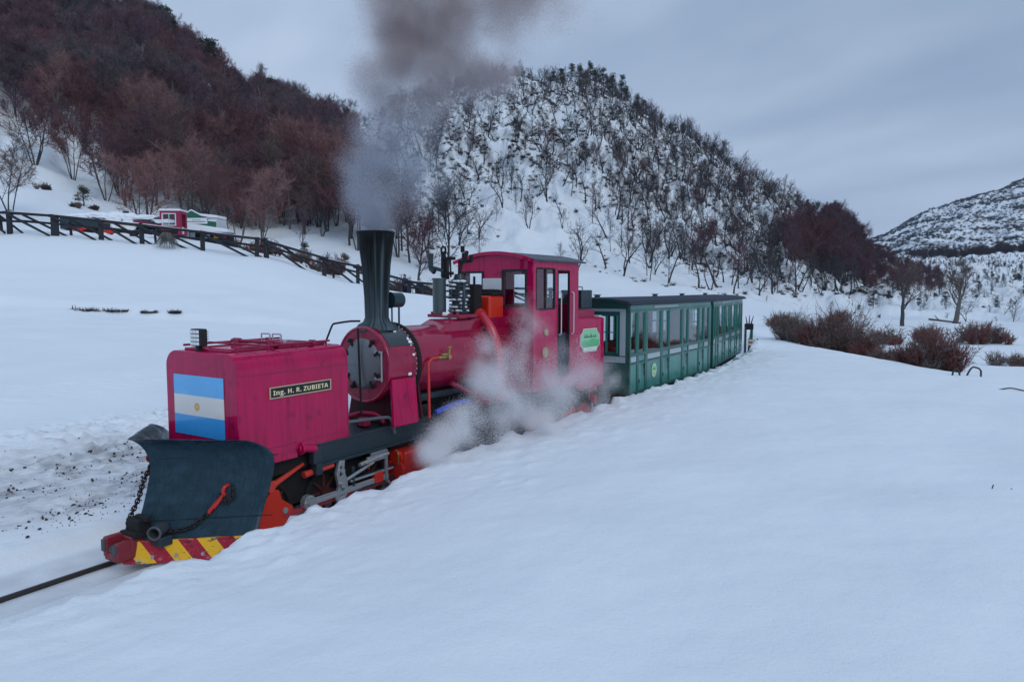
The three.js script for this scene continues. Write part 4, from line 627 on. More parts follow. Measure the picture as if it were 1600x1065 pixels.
  for (const z of [-0.52, -1.32, -2.1]) {
    const tyre = new THREE.TorusGeometry(0.27, 0.035, 8, 28); tyre.rotateY(Math.PI / 2);
    for (const s of [1, -1]) { const w = P('wheel', [cx(0.075, 0.12, 0.43 * s, 0.03, z, 16), ...[0, 1, 2, 3, 4, 5, 6, 7].map((k) => { const a = k / 8 * TP; return bar([0.43 * s, 0.03, z], [0.43 * s, 0.03 + 0.26 * Math.sin(a), z + 0.26 * Math.cos(a)], 0.024, 0.018, 6); })], darkRed, UF); P('tyre', [tyre.clone().translate(0.43 * s, 0.03, z)], M.soot, UF, w); }
  }
  P('wheel_guard', [xf(ext(poly([[-0.30, -0.24], [-0.06, -0.24], [0.16, -0.13], [0.17, 0.02], [0.02, 0.13], [-0.02, 0.25], [-0.10, 0.27], [-0.30, 0.10]]), 0.05), 0.50, 0.02, -0.57, 0, -Math.PI / 2 + Math.PI, 0), rb(0.05, 0.34, 0.14, 0.50, 0.08, -0.30, 0.02)], M.orange, UF, loco, 'orange-red guard plate by the leading wheel');
  P('damper_arm', [bar([0.50, 0.30, -0.30], [0.52, 0.34, -0.52], 0.045, 0.045, 12), bar([0.52, 0.34, -0.52], [0.50, 0.47, -0.95], 0.035, 0.02, 10), cx(0.065, 0.08, 0.52, 0.33, -0.44, 14), bar([0.56, 0.36, -0.9], [0.60, 0.39, -1.32], 0.042, 0.03, 10)], std(0.62, 0.05, 0.03, { roughness: 0.5 }), UF, loco, 'orange-red lever arms of the valve gear');
  P('crank', [cx(0.085, 0.07, 0.60, 0.04, -0.92, 20), cx(0.045, 0.12, 0.62, 0.04, -0.92, 14), ...[0, 1, 2, 3, 4, 5].map((k) => cx(0.014, 0.085, 0.615, 0.04 + 0.06 * Math.sin(k), -0.92 + 0.06 * Math.cos(k), 8))], M.steel, UF); P('pin', [cx(0.035, 0.06, 0.545, 0.02, -0.62, 12)], M.steel, UF);
  P('connecting_rod', [rb(0.035, 0.07, 1.35, 0.60, 0.03, -1.62, 0.012), rb(0.03, 0.05, 0.9, 0.64, 0.03, -1.30, 0.01), rb(0.035, 0.08, 0.10, 0.60, 0.03, -2.25, 0.015)], M.steel, UF);
  P('coupling_rod', [rb(0.03, 0.06, 1.7, 0.55, -0.045, -1.45, 0.012)], std(0.40, 0.03, 0.04, { roughness: 0.5 }), UF);
  const linkS = poly([[-0.05, -0.26], [0.03, -0.27], [0.11, -0.14], [0.10, 0.0], [0.05, 0.12], [0.06, 0.25], [-0.03, 0.26], [-0.08, 0.10], [-0.04, -0.06], [-0.10, -0.18]], [[[0.0, -0.20], [0.05, -0.13], [0.045, -0.03], [0.0, -0.08]], [[-0.03, 0.05], [0.015, 0.08], [0.015, 0.19], [-0.02, 0.19]]]);
  P('expansion_link', [xf(ext(linkS, 0.035, 0.006), 0.60, 0.17, -1.42, 0, Math.PI / 2, 0), cx(0.04, 0.09, 0.63, 0.13, -1.42, 12), cx(0.03, 0.09, 0.63, 0.30, -1.42, 12)], M.steel, UF);
  P('valve_rod', [bar([0.62, 0.14, -1.42], [0.62, 0.28, -2.0], 0.022, 0.022, 8), bar([0.62, 0.30, -1.75], [0.62, 0.34, -2.28], 0.028, 0.028, 8), rb(0.04, 0.08, 0.34, 0.62, 0.325, -2.05, 0.012), bar([0.60, 0.12, -1.6], [0.60, 0.12, -2.4], 0.018)], M.steel, UF);
  P('motion_bracket', [rb(0.04, 0.40, 0.05, 0.62, 0.20, -2.24, 0.012), rb(0.04, 0.05, 0.30, 0.62, 0.385, -2.10, 0.012), bar([0.62, 0.0, -2.24], [0.62, -0.08, -2.32], 0.02)], std(0.22, 0.25, 0.27, { roughness: 0.55, metalness: 0.4 }), UF);
  P('slide_bar', [rb(0.05, 0.035, 0.8, 0.58, 0.13, -2.05, 0.008), rb(0.05, 0.035, 0.8, 0.58, -0.02, -2.05, 0.008), rb(0.035, 0.30, 0.045, 0.60, 0.15, -1.65, 0.01)], M.frame, UF);
  P('crosshead', [rb(0.08, 0.14, 0.16, 0.60, 0.06, -2.10, 0.02)], M.red, UF);
  const cyl = P('cylinder', [rb(0.34, 0.50, 0.62, 0.58, 0.08, -2.80, 0.04), cz(0.16, 0.05, 0.58, 0.06, -2.47, 24)], M.red, UF, loco, 'red steam cylinder casing at the rear of the front bogie');
  P('cylinder', [rb(0.34, 0.50, 0.62, -0.58, 0.08, -2.80, 0.04)], M.red, UF);
  P('cylinder_cap', [cz(0.10, 0.04, 0.60, 0.24, -2.47, 18), ...[0, 1, 2, 3, 4, 5].map((k) => cz(0.014, 0.03, 0.58 + 0.13 * Math.cos(k * TP / 6), 0.06 + 0.13 * Math.sin(k * TP / 6), -2.44, 8))], M.orange, UF, cyl);
  P('oil_pipe', [tube([[0.64, 0.36, -2.42], [0.70, 0.30, -2.40], [0.66, 0.16, -2.44]], 0.008, 6, 16), tube([[0.64, 0.22, -1.9], [0.68, 0.30, -1.85], [0.64, 0.32, -1.8]], 0.007, 6, 12)], M.brass, UF);
}
{ // middle unit: boiler, smokebox, chimney and cab
  const AY = 1.48;
  const smokebox = P('smokebox', [cz(0.53, 0.53, 0, AY, 2.68, 56), xf(new THREE.TorusGeometry(0.505, 0.026, 10, 56), 0, AY, 2.945)], M.barrel, UB, loco, 'smokebox, black on top and crimson below');
  const cap = new THREE.CylinderGeometry(0.537, 0.537, 0.44, 40, 1, true, -1.05, 2.15); cap.rotateX(Math.PI / 2); cap.rotateZ(Math.PI);
  P('smokebox_crown', [cap.translate(0, AY, 2.69)], phys(0.022, 0.034, 0.038, { roughness: 0.55, roughnessMap: roughGrain, clearcoat: 0.5, clearcoatRoughness: 0.2 }), UB, smokebox);
  P('rivet', Array.from({ length: 26 }, (_, k) => { const a = -0.5 + k * 0.13; return xf(new THREE.SphereGeometry(0.012, 6, 5), 0.545 * Math.cos(a), AY + 0.545 * Math.sin(a), 2.47); }), M.steel, UB, smokebox);
  P('snow_patch', [[0.25, 0.42, 2.6], [0.27, 0.415, 2.64], [0.22, 0.44, 2.7], [0.38, 0.355, 2.49], [0.405, 0.34, 2.5], [0.43, 0.30, 2.49], [0.46, 0.26, 2.5], [0.50, 0.13, 2.5], [0.53, -0.13, 2.58]].map(([x, y, z], i) => { const g = new THREE.SphereGeometry(0.011 + 0.008 * (i % 3), 8, 6); g.scale(1, 0.5, 1.4); g.rotateZ(-Math.atan2(x, y)); const k = 0.536 / Math.hypot(x, y); return g.translate(x * k, AY + y * k, z); }), M.snow, UB, smokebox);
  const front = P('smokebox_front', [cz(0.485, 0.03, 0, AY, 2.945, 56)], std(0.30, 0.018, 0.06, { roughness: 0.7, roughnessMap: roughGrain }), UB, smokebox);
  const lathe = new THREE.LatheGeometry([[0, 0.045], [0.16, 0.042], [0.28, 0.03], [0.335, 0.015], [0.345, 0]].map((q) => new THREE.Vector2(...q)), 48); lathe.rotateX(Math.PI / 2);
  const doorP = P('smokebox_door', [lathe.translate(0, AY + 0.02, 2.96)], M.door, UB, loco, 'round grey steel smokebox door');
  for (const a of [0.45, 0.95, 2.2, 2.75, 3.25, 3.7, 4.2, 5.35, 5.85]) { const c = Math.cos(a), s = Math.sin(a); P('door_clamp', [rb(0.12, 0.038, 0.03, 0.345 * c, AY + 0.02 + 0.345 * s, 2.985, 0.008, 0, 0, a), xf(new THREE.CylinderGeometry(0.024, 0.024, 0.05, 8), 0.375 * c, AY + 0.02 + 0.375 * s, 2.99, Math.PI / 2)], M.soot, UB, doorP); }
  P('door_hinge', [bar([0.40, AY + 0.20, 2.99], [0.40, AY - 0.20, 2.99], 0.014, 0.014, 8), rb(0.15, 0.035, 0.03, 0.34, AY + 0.19, 2.99, 0.008), rb(0.15, 0.035, 0.03, 0.34, AY - 0.17, 2.99, 0.008)], M.steel, UB, doorP);
  P('blower_rod', [bar([-0.02, AY + 0.50, 3.02], [0.06, AY - 0.86, 3.05], 0.014, 0.014, 8), rb(0.10, 0.10, 0.10, 0.06, 0.66, 3.05, 0.02)], M.soot, UB, loco, 'black rod hanging across the smokebox door');
  P('handrail', [tube([[-0.60, 1.30, 3.25], [-0.52, 1.75, 3.18], [-0.44, 2.03, 3.10], [-0.25, 2.07, 2.95], [-0.16, 2.07, 2.85]], 0.014, 6, 40, 0.1)], M.soot, UB);
  P('smokebox_band', [xf(new THREE.TorusGeometry(0.525, 0.042, 10, 56), 0, AY, 2.40)], M.soot, UB, loco, 'black band between smokebox and boiler');
  const stack = new THREE.LatheGeometry([[0.30, -0.05], [0.26, 0.02], [0.19, 0.06], [0.165, 0.12], [0.17, 0.4], [0.20, 0.85], [0.235, 1.12], [0.262, 1.28], [0.268, 1.30], [0.255, 1.305], [0.225, 1.1], [0.18, 0.7], [0.15, 0.1]].map((q) => new THREE.Vector2(...q)), 48);
  P('chimney', [stack.translate(0, 2.0, 2.69)], M.chimney, UB, loco, 'tall flared dark chimney streaked with soot', true);
  P('headlamp', [cz(0.105, 0.20, 0.10, 2.36, 2.43, 24), cz(0.115, 0.02, 0.10, 2.36, 2.53, 24), bar([0.04, 2.0, 2.44], [0.04, 2.30, 2.44], 0.012), bar([0.16, 2.0, 2.42], [0.16, 2.30, 2.42], 0.014), bar([0.02, 2.34, 2.48], [0.0, 2.70, 2.5], 0.012)], M.frame, UB, loco, 'round dark lamp on thin legs behind the chimney');
  // boiler barrel and the saddle in front of the cab
  P('boiler', [cz(0.50, 2.4, 0, AY, 1.2, 56)], M.barrel, UB, loco, 'glossy crimson boiler barrel');
  P('boiler_band', [cz(0.505, 0.035, 0, AY, 0.55, 56)], M.barrel, UB);
  const saddle = new THREE.Shape(); saddle.moveTo(0, 1.5); saddle.lineTo(1.95, 1.72); saddle.quadraticCurveTo(1.62, 2.0, 1.40, 2.05); saddle.lineTo(0.0, 2.07); saddle.closePath();
  const sg = ext(saddle, 0.46, 0.03, 20); sg.rotateY(-Math.PI / 2); P('boiler_saddle', [sg.translate(0.27, 0, 0)], M.barrel, UB, loco, 'raised crimson saddle on the boiler');
  P('firebox', [rb(0.86, 0.8, 1.0, 0, 0.95, 0.50, 0.06)], M.barrel, UB, loco, 'crimson firebox in front of the cab');
  // pumps and valves on the saddle
  P('pump_base', [rb(0.66, 0.05, 0.46, 0.05, 2.10, 1.14, 0.012), ...[-0.2, 0, 0.2, 0.32].map((x) => cy(0.022, 0.022, 0.05, x, 2.14, 1.34, 8))], M.crimsonWorn, UB, loco, 'purple-red base plate of the pumps');
  P('pump_cylinder', [cy(0.105, 0.105, 0.54, -0.10, 2.40, 1.28, 24), cy(0.115, 0.115, 0.03, -0.10, 2.67, 1.28, 24)], phys(0.045, 0.07, 0.075, { roughness: 0.45, clearcoat: 0.4, clearcoatRoughness: 0.2 }), UB, loco, 'dark green pump cylinder');
  const pump = P('air_pump', [cy(0.12, 0.12, 0.55, 0.14, 2.39, 1.08, 20), ...Array.from({ length: 9 }, (_, k) => cy(0.165, 0.165, 0.022, 0.14, 2.16 + k * 0.057, 1.08, 24)), cy(0.10, 0.07, 0.10, 0.14, 2.70, 1.08, 16), tube([[0.28, 2.2, 1.16], [0.32, 2.35, 1.18], [0.30, 2.5, 1.16], [0.26, 2.62, 1.12]], 0.025)], M.frame, UB, loco, 'finned air pump dusted with snow');
  { const r = mulberry(6); P('snow_patch', Array.from({ length: 44 }, () => { const k = Math.floor(r() * 9), a = r() * Math.PI - 0.3, g = new THREE.SphereGeometry(0.016 + 0.02 * r(), 7, 5); g.scale(1.5, 0.6, 1); return g.translate(0.14 + 0.145 * Math.cos(a), 2.182 + k * 0.057, 1.08 + 0.145 * Math.sin(a)); }).concat(Array.from({ length: 10 }, () => xf(new THREE.SphereGeometry(0.02 + 0.015 * r(), 7, 5), -0.15 + 0.5 * r(), 2.13, 1.30 + 0.08 * r()))), M.snow, UB, pump); }
  P('safety_valve', [cy(0.045, 0.04, 0.36, -0.08, 2.88, 1.20, 12), xf(new THREE.TorusGeometry(0.045, 0.016, 8, 18), -0.08, 3.13, 1.20), cy(0.03, 0.05, 0.06, -0.08, 3.06, 1.2, 12), bar([0.0, 2.70, 1.22], [0.0, 3.0, 1.22], 0.016), bar([0.07, 2.70, 1.2], [0.06, 2.98, 1.2], 0.014), cy(0.06, 0.06, 0.05, -0.04, 2.70, 1.2, 14), rb(0.26, 0.05, 0.06, 0.02, 2.99, 1.2, 0.012), rb(0.22, 0.05, 0.07, 0.0, 2.76, 1.2, 0.012)], M.soot, UB, loco, 'black safety valve gear with a ring on top');
  P('steam_valve', [cy(0.042, 0.042, 0.20, -0.30, 2.95, 1.26, 12), bar([-0.30, 2.86, 1.26], [-0.05, 2.80, 1.22], 0.03), cy(0.05, 0.05, 0.03, -0.30, 3.06, 1.26, 12), bar([-0.30, 2.84, 1.26], [-0.22, 2.78, 1.26], 0.04)], M.frame, UB, loco, 'dark upright valve left of the safety valve');
  P('steam_pipe', [tube([[0.14, 2.72, 1.08], [0.16, 2.9, 1.06], [0.22, 3.02, 1.02], [0.20, 3.10, 0.96]], 0.03, 8, 20), cy(0.045, 0.045, 0.16, 0.20, 3.0, 1.02, 12), bar([0.10, 2.95, 1.04], [0.32, 2.95, 1.0], 0.022), cy(0.035, 0.035, 0.10, 0.32, 3.0, 1.0, 10), cy(0.03, 0.03, 0.10, 0.14, 3.14, 1.0, 10)], M.soot, UB);
  P('control_box', [rb(0.16, 0.55, 0.2, 0.10, 2.32, 0.66, 0.02), bar([0.10, 2.5, 0.66], [0.10, 2.72, 0.66], 0.02)], M.soot, UB);
  const tank = P('oil_tank', [rb(0.74, 0.44, 0.40, -0.08, 2.19, 0.30, 0.05)], M.orange, UB, loco, 'orange-red box tank in front of the cab windows');
  P('tank_lid', [rb(0.46, 0.06, 0.30, 0.06, 2.44, 0.28, 0.02), rb(0.30, 0.05, 0.22, 0.0, 2.49, 0.26, 0.015), tube([[-0.18, 2.25, 0.52], [-0.10, 2.29, 0.54], [-0.02, 2.25, 0.52]], 0.014)], M.soot, UB, tank);
  const sp = P('sand_pipe', [tube([[-0.12, 2.20, 0.56], [0.0, 2.17, 0.62], [0.22, 2.10, 0.66], [0.42, 1.93, 0.68], [0.55, 1.64, 0.66], [0.60, 1.28, 0.64], [0.60, 0.75, 0.62]], 0.078, 16, 60, 0.5)], phys(0.55, 0.025, 0.055, { roughness: 0.45, clearcoat: 0.6, clearcoatRoughness: 0.12 }), UB, loco, 'thick red pipe bending down over the firebox');
  P('flange', [bar([-0.13, 2.205, 0.555], [-0.07, 2.19, 0.58], 0.11, 0.11, 16)], M.red, UB, sp); P('flange', [bar([0.19, 2.115, 0.655], [0.25, 2.085, 0.663], 0.105, 0.105, 16)], M.red, UB, sp);
  P('side_valve', [bar([0.50, 1.98, 0.10], [0.66, 1.80, 0.14], 0.05, 0.05, 12), bar([0.66, 2.05, 0.06], [0.60, 1.9, 0.12], 0.025), rb(0.12, 0.06, 0.1, 0.55, 2.02, 0.1, 0.015)], M.crimsonWorn, UB);
  // drain cock and thin red pipe on the barrel
  const dp = P('drain_pipe', [tube([[0.52, 1.53, 1.98], [0.545, 1.53, 2.16], [0.545, 1.46, 2.24], [0.555, 1.2, 2.245], [0.565, 0.70, 2.25]], 0.022, 8, 50, 0.2)], std(0.62, 0.035, 0.03, { roughness: 0.45 }), UB, loco, 'thin bright red pipe running down from a brass cock');
  P('brass_cock', [bar([0.52, 1.53, 1.74], [0.52, 1.53, 2.0], 0.028, 0.028, 10), cx(0.035, 0.08, 0.53, 1.53, 1.80, 12), bar([0.54, 1.53, 1.80], [0.56, 1.66, 1.80], 0.016), rb(0.05, 0.03, 0.12, 0.53, 1.57, 1.88, 0.01), bar([0.56, 1.67, 1.76], [0.56, 1.67, 1.84], 0.014)], M.brass, UB, dp);
  // smokebox support, frame and pipes below the boiler
  P('boiler_support', [(() => { const g = ext(poly([[-0.225, 0], [0.225, 0], [0.14, -0.62], [-0.32, -0.62]]), 0.03); g.scale(-1, 1, 1); g.index = null; const p = g.attributes.position.array; for (let k = 0; k < p.length; k += 9) for (let c = 0; c < 3; c++) { const t = p[k + 3 + c]; p[k + 3 + c] = p[k + 6 + c]; p[k + 6 + c] = t; } g.computeVertexNormals(); g.rotateY(-Math.PI / 2); g.rotateZ(0.21); return g.translate(0.54, 1.31, 2.72); })()], M.crimson, UB, loco, 'flat crimson support plate under the smokebox');
  P('smokebox_shade_saddle', [xf(ext(poly([[-0.50, 0], [0.50, 0], [0.40, 0.6], [-0.40, 0.6]]), 0.025), 0, 0.70, 2.30), xf(ext(poly([[-0.48, 0], [0.48, 0], [0.38, 0.45], [-0.38, 0.45]]), 0.5), 0, 0.66, 2.32)], std(0.06, 0.004, 0.010, { roughness: 0.7 }), UB, loco, 'saddle under the smokebox with added block, its shade painted dark red');  // inner plate plus added block; shade under the smokebox put in its dark red
  P('main_frame_and_shade_box', [span(-0.45, 0.45, 0.35, 0.66, -1.4, 2.9), span(0.50, 0.56, 0.40, 0.68, -1.45, 0.9), span(-0.40, 0.40, 0.6, 1.05, -1.4, 1.2), span(-0.46, 0.46, -0.12, 0.38, -1.4, 2.2)], M.soot, UB);  // lowest black box added to darken the gap and hide the snow bed
  P('side_beam', [span(0.56, 0.61, 0.42, 0.70, -1.4, 1.5, 0.01), span(-0.61, -0.56, 0.42, 0.70, -1.4, 1.5, 0.01), span(-0.3, 0.3, 0.9, 1.0, 1.0, 2.3, 0.02)], M.frame, UB);
  P('feed_pipe', [bar([0.45, 1.12, 1.65], [0.55, 0.78, 0.95], 0.04, 0.04, 10)], M.crimsonWorn, UB, loco, 'dull red slanting pipe below the boiler');
  P('blue_hose', [tube([[0.50, 0.74, 2.05], [0.54, 0.80, 1.8], [0.54, 0.83, 1.5], [0.50, 0.80, 1.3]], 0.04, 8, 20)], M.blue, UB, loco, 'bright blue hose under the boiler');
  P('steam_pipe', [tube([[-0.2, 0.75, 3.1], [0.0, 0.82, 3.0], [0.2, 0.8, 2.9], [0.35, 0.7, 2.9]], 0.03, 8, 20), rb(0.14, 0.12, 0.12, 0.12, 0.72, 3.06, 0.02)], M.crimsonWorn, UB);
  // cab
  const W = 0.81, L = 1.45, Y0 = 0.80, EA = 2.99, T = 0.03, arc = (x) => EA + 0.125 * (1 - (x / W) ** 2);
  const arcTop = (n = 16) => Array.from({ length: n + 1 }, (_, i) => { const x = W - 2 * W * i / n; return [x, arc(x)]; });
  const wallF = P('cab_front', [xf(ext(poly([[-W, Y0], [W, Y0], ...arcTop()], [[[-0.68, 2.32], [-0.25, 2.32], [-0.25, 2.80], [-0.68, 2.80]], [[0.20, 2.24], [0.66, 2.24], [0.66, 2.82], [0.20, 2.82]]]), T, 0.004), 0, 0, -T)], M.crimson, UB, loco, 'crimson cab front with two windows under an arched roof');
  const frameRect = (x0, x1, y0, y1, z, w = 0.035) => [span(x0 - w, x1 + w, y1, y1 + w, z - 0.02, z + 0.02, 0.006), span(x0 - w, x1 + w, y0 - w, y0, z - 0.02, z + 0.02, 0.006), span(x0 - w, x0, y0, y1, z - 0.02, z + 0.02, 0.006), span(x1, x1 + w, y0, y1, z - 0.02, z + 0.02, 0.006)];
  for (const [x0, x1, y0, y1] of [[-0.67, -0.26, 2.33, 2.79], [0.21, 0.65, 2.25, 2.81]]) { P('window_frame', frameRect(x0, x1, y0, y1, 0.005), M.rubber, UB, wallF); P('pane', [box(x1 - x0, y1 - y0, 0.004, (x0 + x1) / 2, (y0 + y1) / 2, -0.012)], M.glass, UB, wallF); }
  P('white_board', [rb(0.40, 0.20, 0.02, -0.03, 2.60, 0.016, 0.004)], M.white, UB, wallF); P('gauge', [-0.12, 0, 0.1].map((x) => rb(0.07, 0.08, 0.04, x, 2.47, 0.04, 0.01)), M.soot, UB, wallF);
  const side = (sg) => { // shape in (z back, y)
    const sh = poly([[0, Y0], [L, Y0], [L, EA], [0, EA]], sg < 0 ? [[[0.3, 2.22], [1.05, 2.22], [1.05, 2.86], [0.3, 2.86]]] : [[[0.08, 2.18], [0.66, 2.18], [0.66, 2.86], [0.08, 2.86]], [[0.75, 0.98], [1.15, 0.98], [1.15, 2.84], [0.75, 2.84]]]); const g = ext(sh, T, 0.004); g.rotateY(Math.PI / 2); return g.translate(sg > 0 ? W - T : -W, 0, 0); };
  const wallS = P('cab_side', [side(1)], M.crimson, UB, loco, 'crimson cab side with window and open doorway'); P('cab_side', [side(-1)], M.crimson, UB);
  for (const s of [1]) {
    const xs = s * (W - 0.012);
    P('window_frame', [[0.08, 0.66, 2.845, 2.875], [0.08, 0.66, 2.165, 2.195], [0.07, 0.10, 2.18, 2.86], [0.64, 0.67, 2.18, 2.86], [0.365, 0.385, 2.18, 2.86]].map(([a, b, c, d]) => span(xs - 0.02, xs + 0.02, c, d, -b, -a, 0.005)), M.rubber, UB, wallS);
    for (const [a, b] of [[0.10, 0.366], [0.384, 0.64]]) P('pane', [box(0.004, 0.65, b - a, xs - 0.005 * s, 2.52, -(a + b) / 2)], M.glass, UB, wallS);
    P('door_frame', [span(xs - 0.02, xs + 0.02, 0.98, 2.84, -0.775, -0.75, 0.005), span(xs - 0.02, xs + 0.02, 0.98, 2.84, -1.15, -1.125, 0.005), span(xs - 0.02, xs + 0.02, 2.82, 2.845, -1.15, -0.75, 0.005)], M.soot, UB, wallS);
    P('half_door', [span(s * (W - 0.05) - 0.012, s * (W - 0.05) + 0.012, 0.98, 1.75, -1.12, -0.78, 0.006)], M.frame, UB, wallS);
    for (const z of [-0.79, -1.21]) P('handrail', [tube([[s * (W + 0.005), 1.72, z], [s * (W + 0.05), 1.75, z], [s * (W + 0.05), 2.44, z], [s * (W + 0.005), 2.47, z]], 0.010, 8, 40, 0.1)], M.white, UB, wallS);
  }
  for (const [y, z, r] of [[1.79, -0.36, 0.058], [1.45, -0.34, 0.088]]) { const p = P('round_plate', [cx(r, 0.02, W + 0.012, y, z, 28)], std(0.50, 0.44, 0.30, { roughness: 0.45, metalness: 0.3 }), UB, wallS, 'round cream plate on the cab side'); P('rim', [xf(new THREE.TorusGeometry(r, 0.006, 6, 28), W + 0.022, y, z, 0, Math.PI / 2, 0), xf(new THREE.TorusGeometry(r * 0.6, 0.004, 6, 20), W + 0.023, y, z, 0, Math.PI / 2, 0)], M.brass, UB, p); }
  const rear = P('cab_rear', [xf(ext(poly([[-W, Y0], [W, Y0], ...arcTop()], [[[-0.62, 2.25], [-0.12, 2.25], [-0.12, 2.8], [-0.62, 2.8]], [[0.14, 2.25], [0.62, 2.25], [0.62, 2.8], [0.14, 2.8]]]), T, 0.004), 0, 0, -L)], M.crimson, UB);
  for (const [a, b] of [[-0.62, -0.12], [0.14, 0.62]]) P('pane', [box(b - a, 0.55, 0.004, (a + b) / 2, 2.525, -L + 0.015)], M.glass, UB, rear);
  const rs = [], rt = []; for (let i = 0; i <= 18; i++) { const x = 0.88 - 1.76 * i / 18; rs.push([x, arc(x) + 0.035]); rt.unshift([x, arc(x) + 0.008]); }
  P('cab_roof', [xf(ext(poly([...rs, ...rt]), L + 0.20, 0.004), 0, 0, -L - 0.14)], M.roof, UB, loco, 'thin grey arched cab roof'); P('roof_edge', [xf(ext(poly([...rs.map(([x, y]) => [x * 0.975, y + 0.004]), ...rt.map(([x, y]) => [x * 0.975, y - 0.03])]), 0.02, 0.003), 0, 0, 0.05)], M.crimson, UB);
  P('cab_floor', [span(-W + 0.04, W - 0.04, 0.82, 0.90, -L + 0.04, -0.04)], M.soot, UB); P('backhead', [rb(0.9, 1.1, 0.25, 0, 1.5, -0.2, 0.05), cz(0.09, 0.04, 0.1, 2.0, -0.36, 16), cz(0.07, 0.04, -0.15, 1.95, -0.36, 16), bar([-0.3, 1.8, -0.35], [0.3, 1.9, -0.4], 0.02)], M.soot, UB);
  P('step', [span(0.62, 0.84, 0.34, 0.37, -1.15, -0.75, 0.006), span(0.80, 0.83, 0.34, 0.84, -1.17, -1.14, 0.006), span(0.80, 0.83, 0.34, 0.84, -0.76, -0.73, 0.006)], M.frame, UB);
}
{ // rear unit: bunker on the second engine bogie
  const b = P('bunker', [span(-0.8, 0.8, 0.66, 1.97, -1.0, -0.02, 0.02), span(-0.76, 0.76, 1.96, 1.985, -0.98, -0.04, 0.006)], M.crimson, UK, loco, 'crimson bunker behind the cab');
  P('filler_box', [rb(1.0, 0.16, 0.62, 0.24, 2.06, -0.42, 0.02)], M.crimsonWorn, UK, b); P('white_edge', [rb(0.5, 0.035, 0.12, 0.52, 1.998, -0.92, 0.01)], M.white, UK, b);
  const lk = P('tool_locker', [rb(0.46, 0.34, 0.40, 0.46, 2.33, -0.52, 0.015)], M.frame, UK, loco, 'dark green locker on top of the bunker'); P('grab_handle', [tube([[0.42, 2.49, -0.5], [0.42, 2.56, -0.5], [0.60, 2.56, -0.5], [0.60, 2.49, -0.5]], 0.012, 6, 24, 0.05)], M.steel, UK, lk);
  P('stanchion', [bar([-0.05, 2.10, -0.3], [-0.05, 2.36, -0.3], 0.025), bar([0.1, 2.10, -0.25], [0.1, 2.24, -0.25], 0.02)], M.soot, UK, b);
  const emblem = colorTex(512, 320, (g, w, h) => { // green octagonal crest with mountains and trees; its small print cannot be read in the photograph
    g.fillStyle = '#e8efe6'; g.fillRect(0, 0, w, h); const o = (m, n) => { g.beginPath(); g.moveTo(n, m); g.lineTo(w - n, m); g.quadraticCurveTo(w - n, n * 0.9, w - m, n); g.lineTo(w - m, h - n); g.quadraticCurveTo(w - n, h - n * 0.9, w - n, h - m); g.lineTo(n, h - m); g.quadraticCurveTo(n, h - n * 0.9, m, h - n); g.lineTo(m, n); g.quadraticCurveTo(n, n * 0.9, n, m); g.closePath(); };
    o(14, 84); g.fillStyle = '#8fd0a0'; g.fill(); g.save(); g.clip(); g.fillStyle = '#5fb97c'; g.beginPath(); g.moveTo(0, 190); g.bezierCurveTo(120, 120, 190, 200, 260, 150); g.bezierCurveTo(340, 110, 420, 190, 512, 150); g.lineTo(512, 320); g.lineTo(0, 320); g.fill();
    const r = mulberry(2); g.fillStyle = '#2f6f56'; for (let i = 0; i < 16; i++) { const x = 90 + i * 21 + r() * 8, k = 26 + r() * 44; g.beginPath(); g.moveTo(x - k * 0.22, 125); g.lineTo(x, 125 - k); g.lineTo(x + k * 0.22, 125); g.fill(); g.fillRect(x - 16, 112, 34, 6 + r() * 8); }
    g.fillStyle = '#3f8f66'; g.fillRect(0, 244, w, 8); g.fillStyle = '#dfeadf'; g.fillRect(0, 254, w, 70); g.fillStyle = '#4d8a6c'; for (let x = 120; x < 390; x += 13) g.fillRect(x, 268 + (x % 3), 8, 5); for (let x = 150; x < 360; x += 12) g.fillRect(x, 284, 7, 4); g.restore(); o(14, 84); g.lineWidth = 6; g.strokeStyle = '#3c8a63'; g.stroke(); });
  const oct = poly([[-0.24, -0.215], [0.24, -0.215], [0.27, -0.145], [0.35, -0.10], [0.35, 0.10], [0.27, 0.145], [0.24, 0.215], [-0.24, 0.215], [-0.27, 0.145], [-0.35, 0.10], [-0.35, -0.10], [-0.27, -0.145]]), og = new THREE.ShapeGeometry(oct), up = og.attributes.position, uv = og.attributes.uv; for (let i = 0; i < up.count; i++) uv.setXY(i, up.getX(i) / 0.7 + 0.5, up.getY(i) / 0.43 + 0.5);
  og.rotateY(Math.PI / 2); const sign = P('emblem_sign', [og.translate(0.822, 1.57, -0.43)], new THREE.MeshStandardMaterial({ map: emblem, roughness: 0.4 }), UK, b, 'green and white octagonal emblem on the bunker side', true);
  const back = ext(oct, 0.014, 0.003); back.rotateY(Math.PI / 2); P('sign_board', [back.translate(0.803, 1.57, -0.43)], std(0.6, 0.66, 0.62), UK, sign);
  P('rear_frame', [span(-0.45, 0.45, -0.02, 0.62, -1.05, 1.6), span(0.52, 0.58, 0.38, 0.64, -1.1, 1.0, 0.01)], M.soot, UK); P('rear_cylinder', [rb(0.3, 0.36, 0.46, 0.58, 0.16, 0.9, 0.04)], M.red, UK, loco, 'red cylinder of the rear bogie behind the steam');
  P('rear_lamp', [cz(0.06, 0.12, 0.72, 0.62, -0.72, 14), rb(0.10, 0.16, 0.12, 0.70, 0.40, -0.80, 0.03), tube([[0.66, 0.9, -0.6], [0.7, 0.7, -0.62], [0.68, 0.4, -0.66]], 0.016)], std(0.5, 0.03, 0.05), UK);
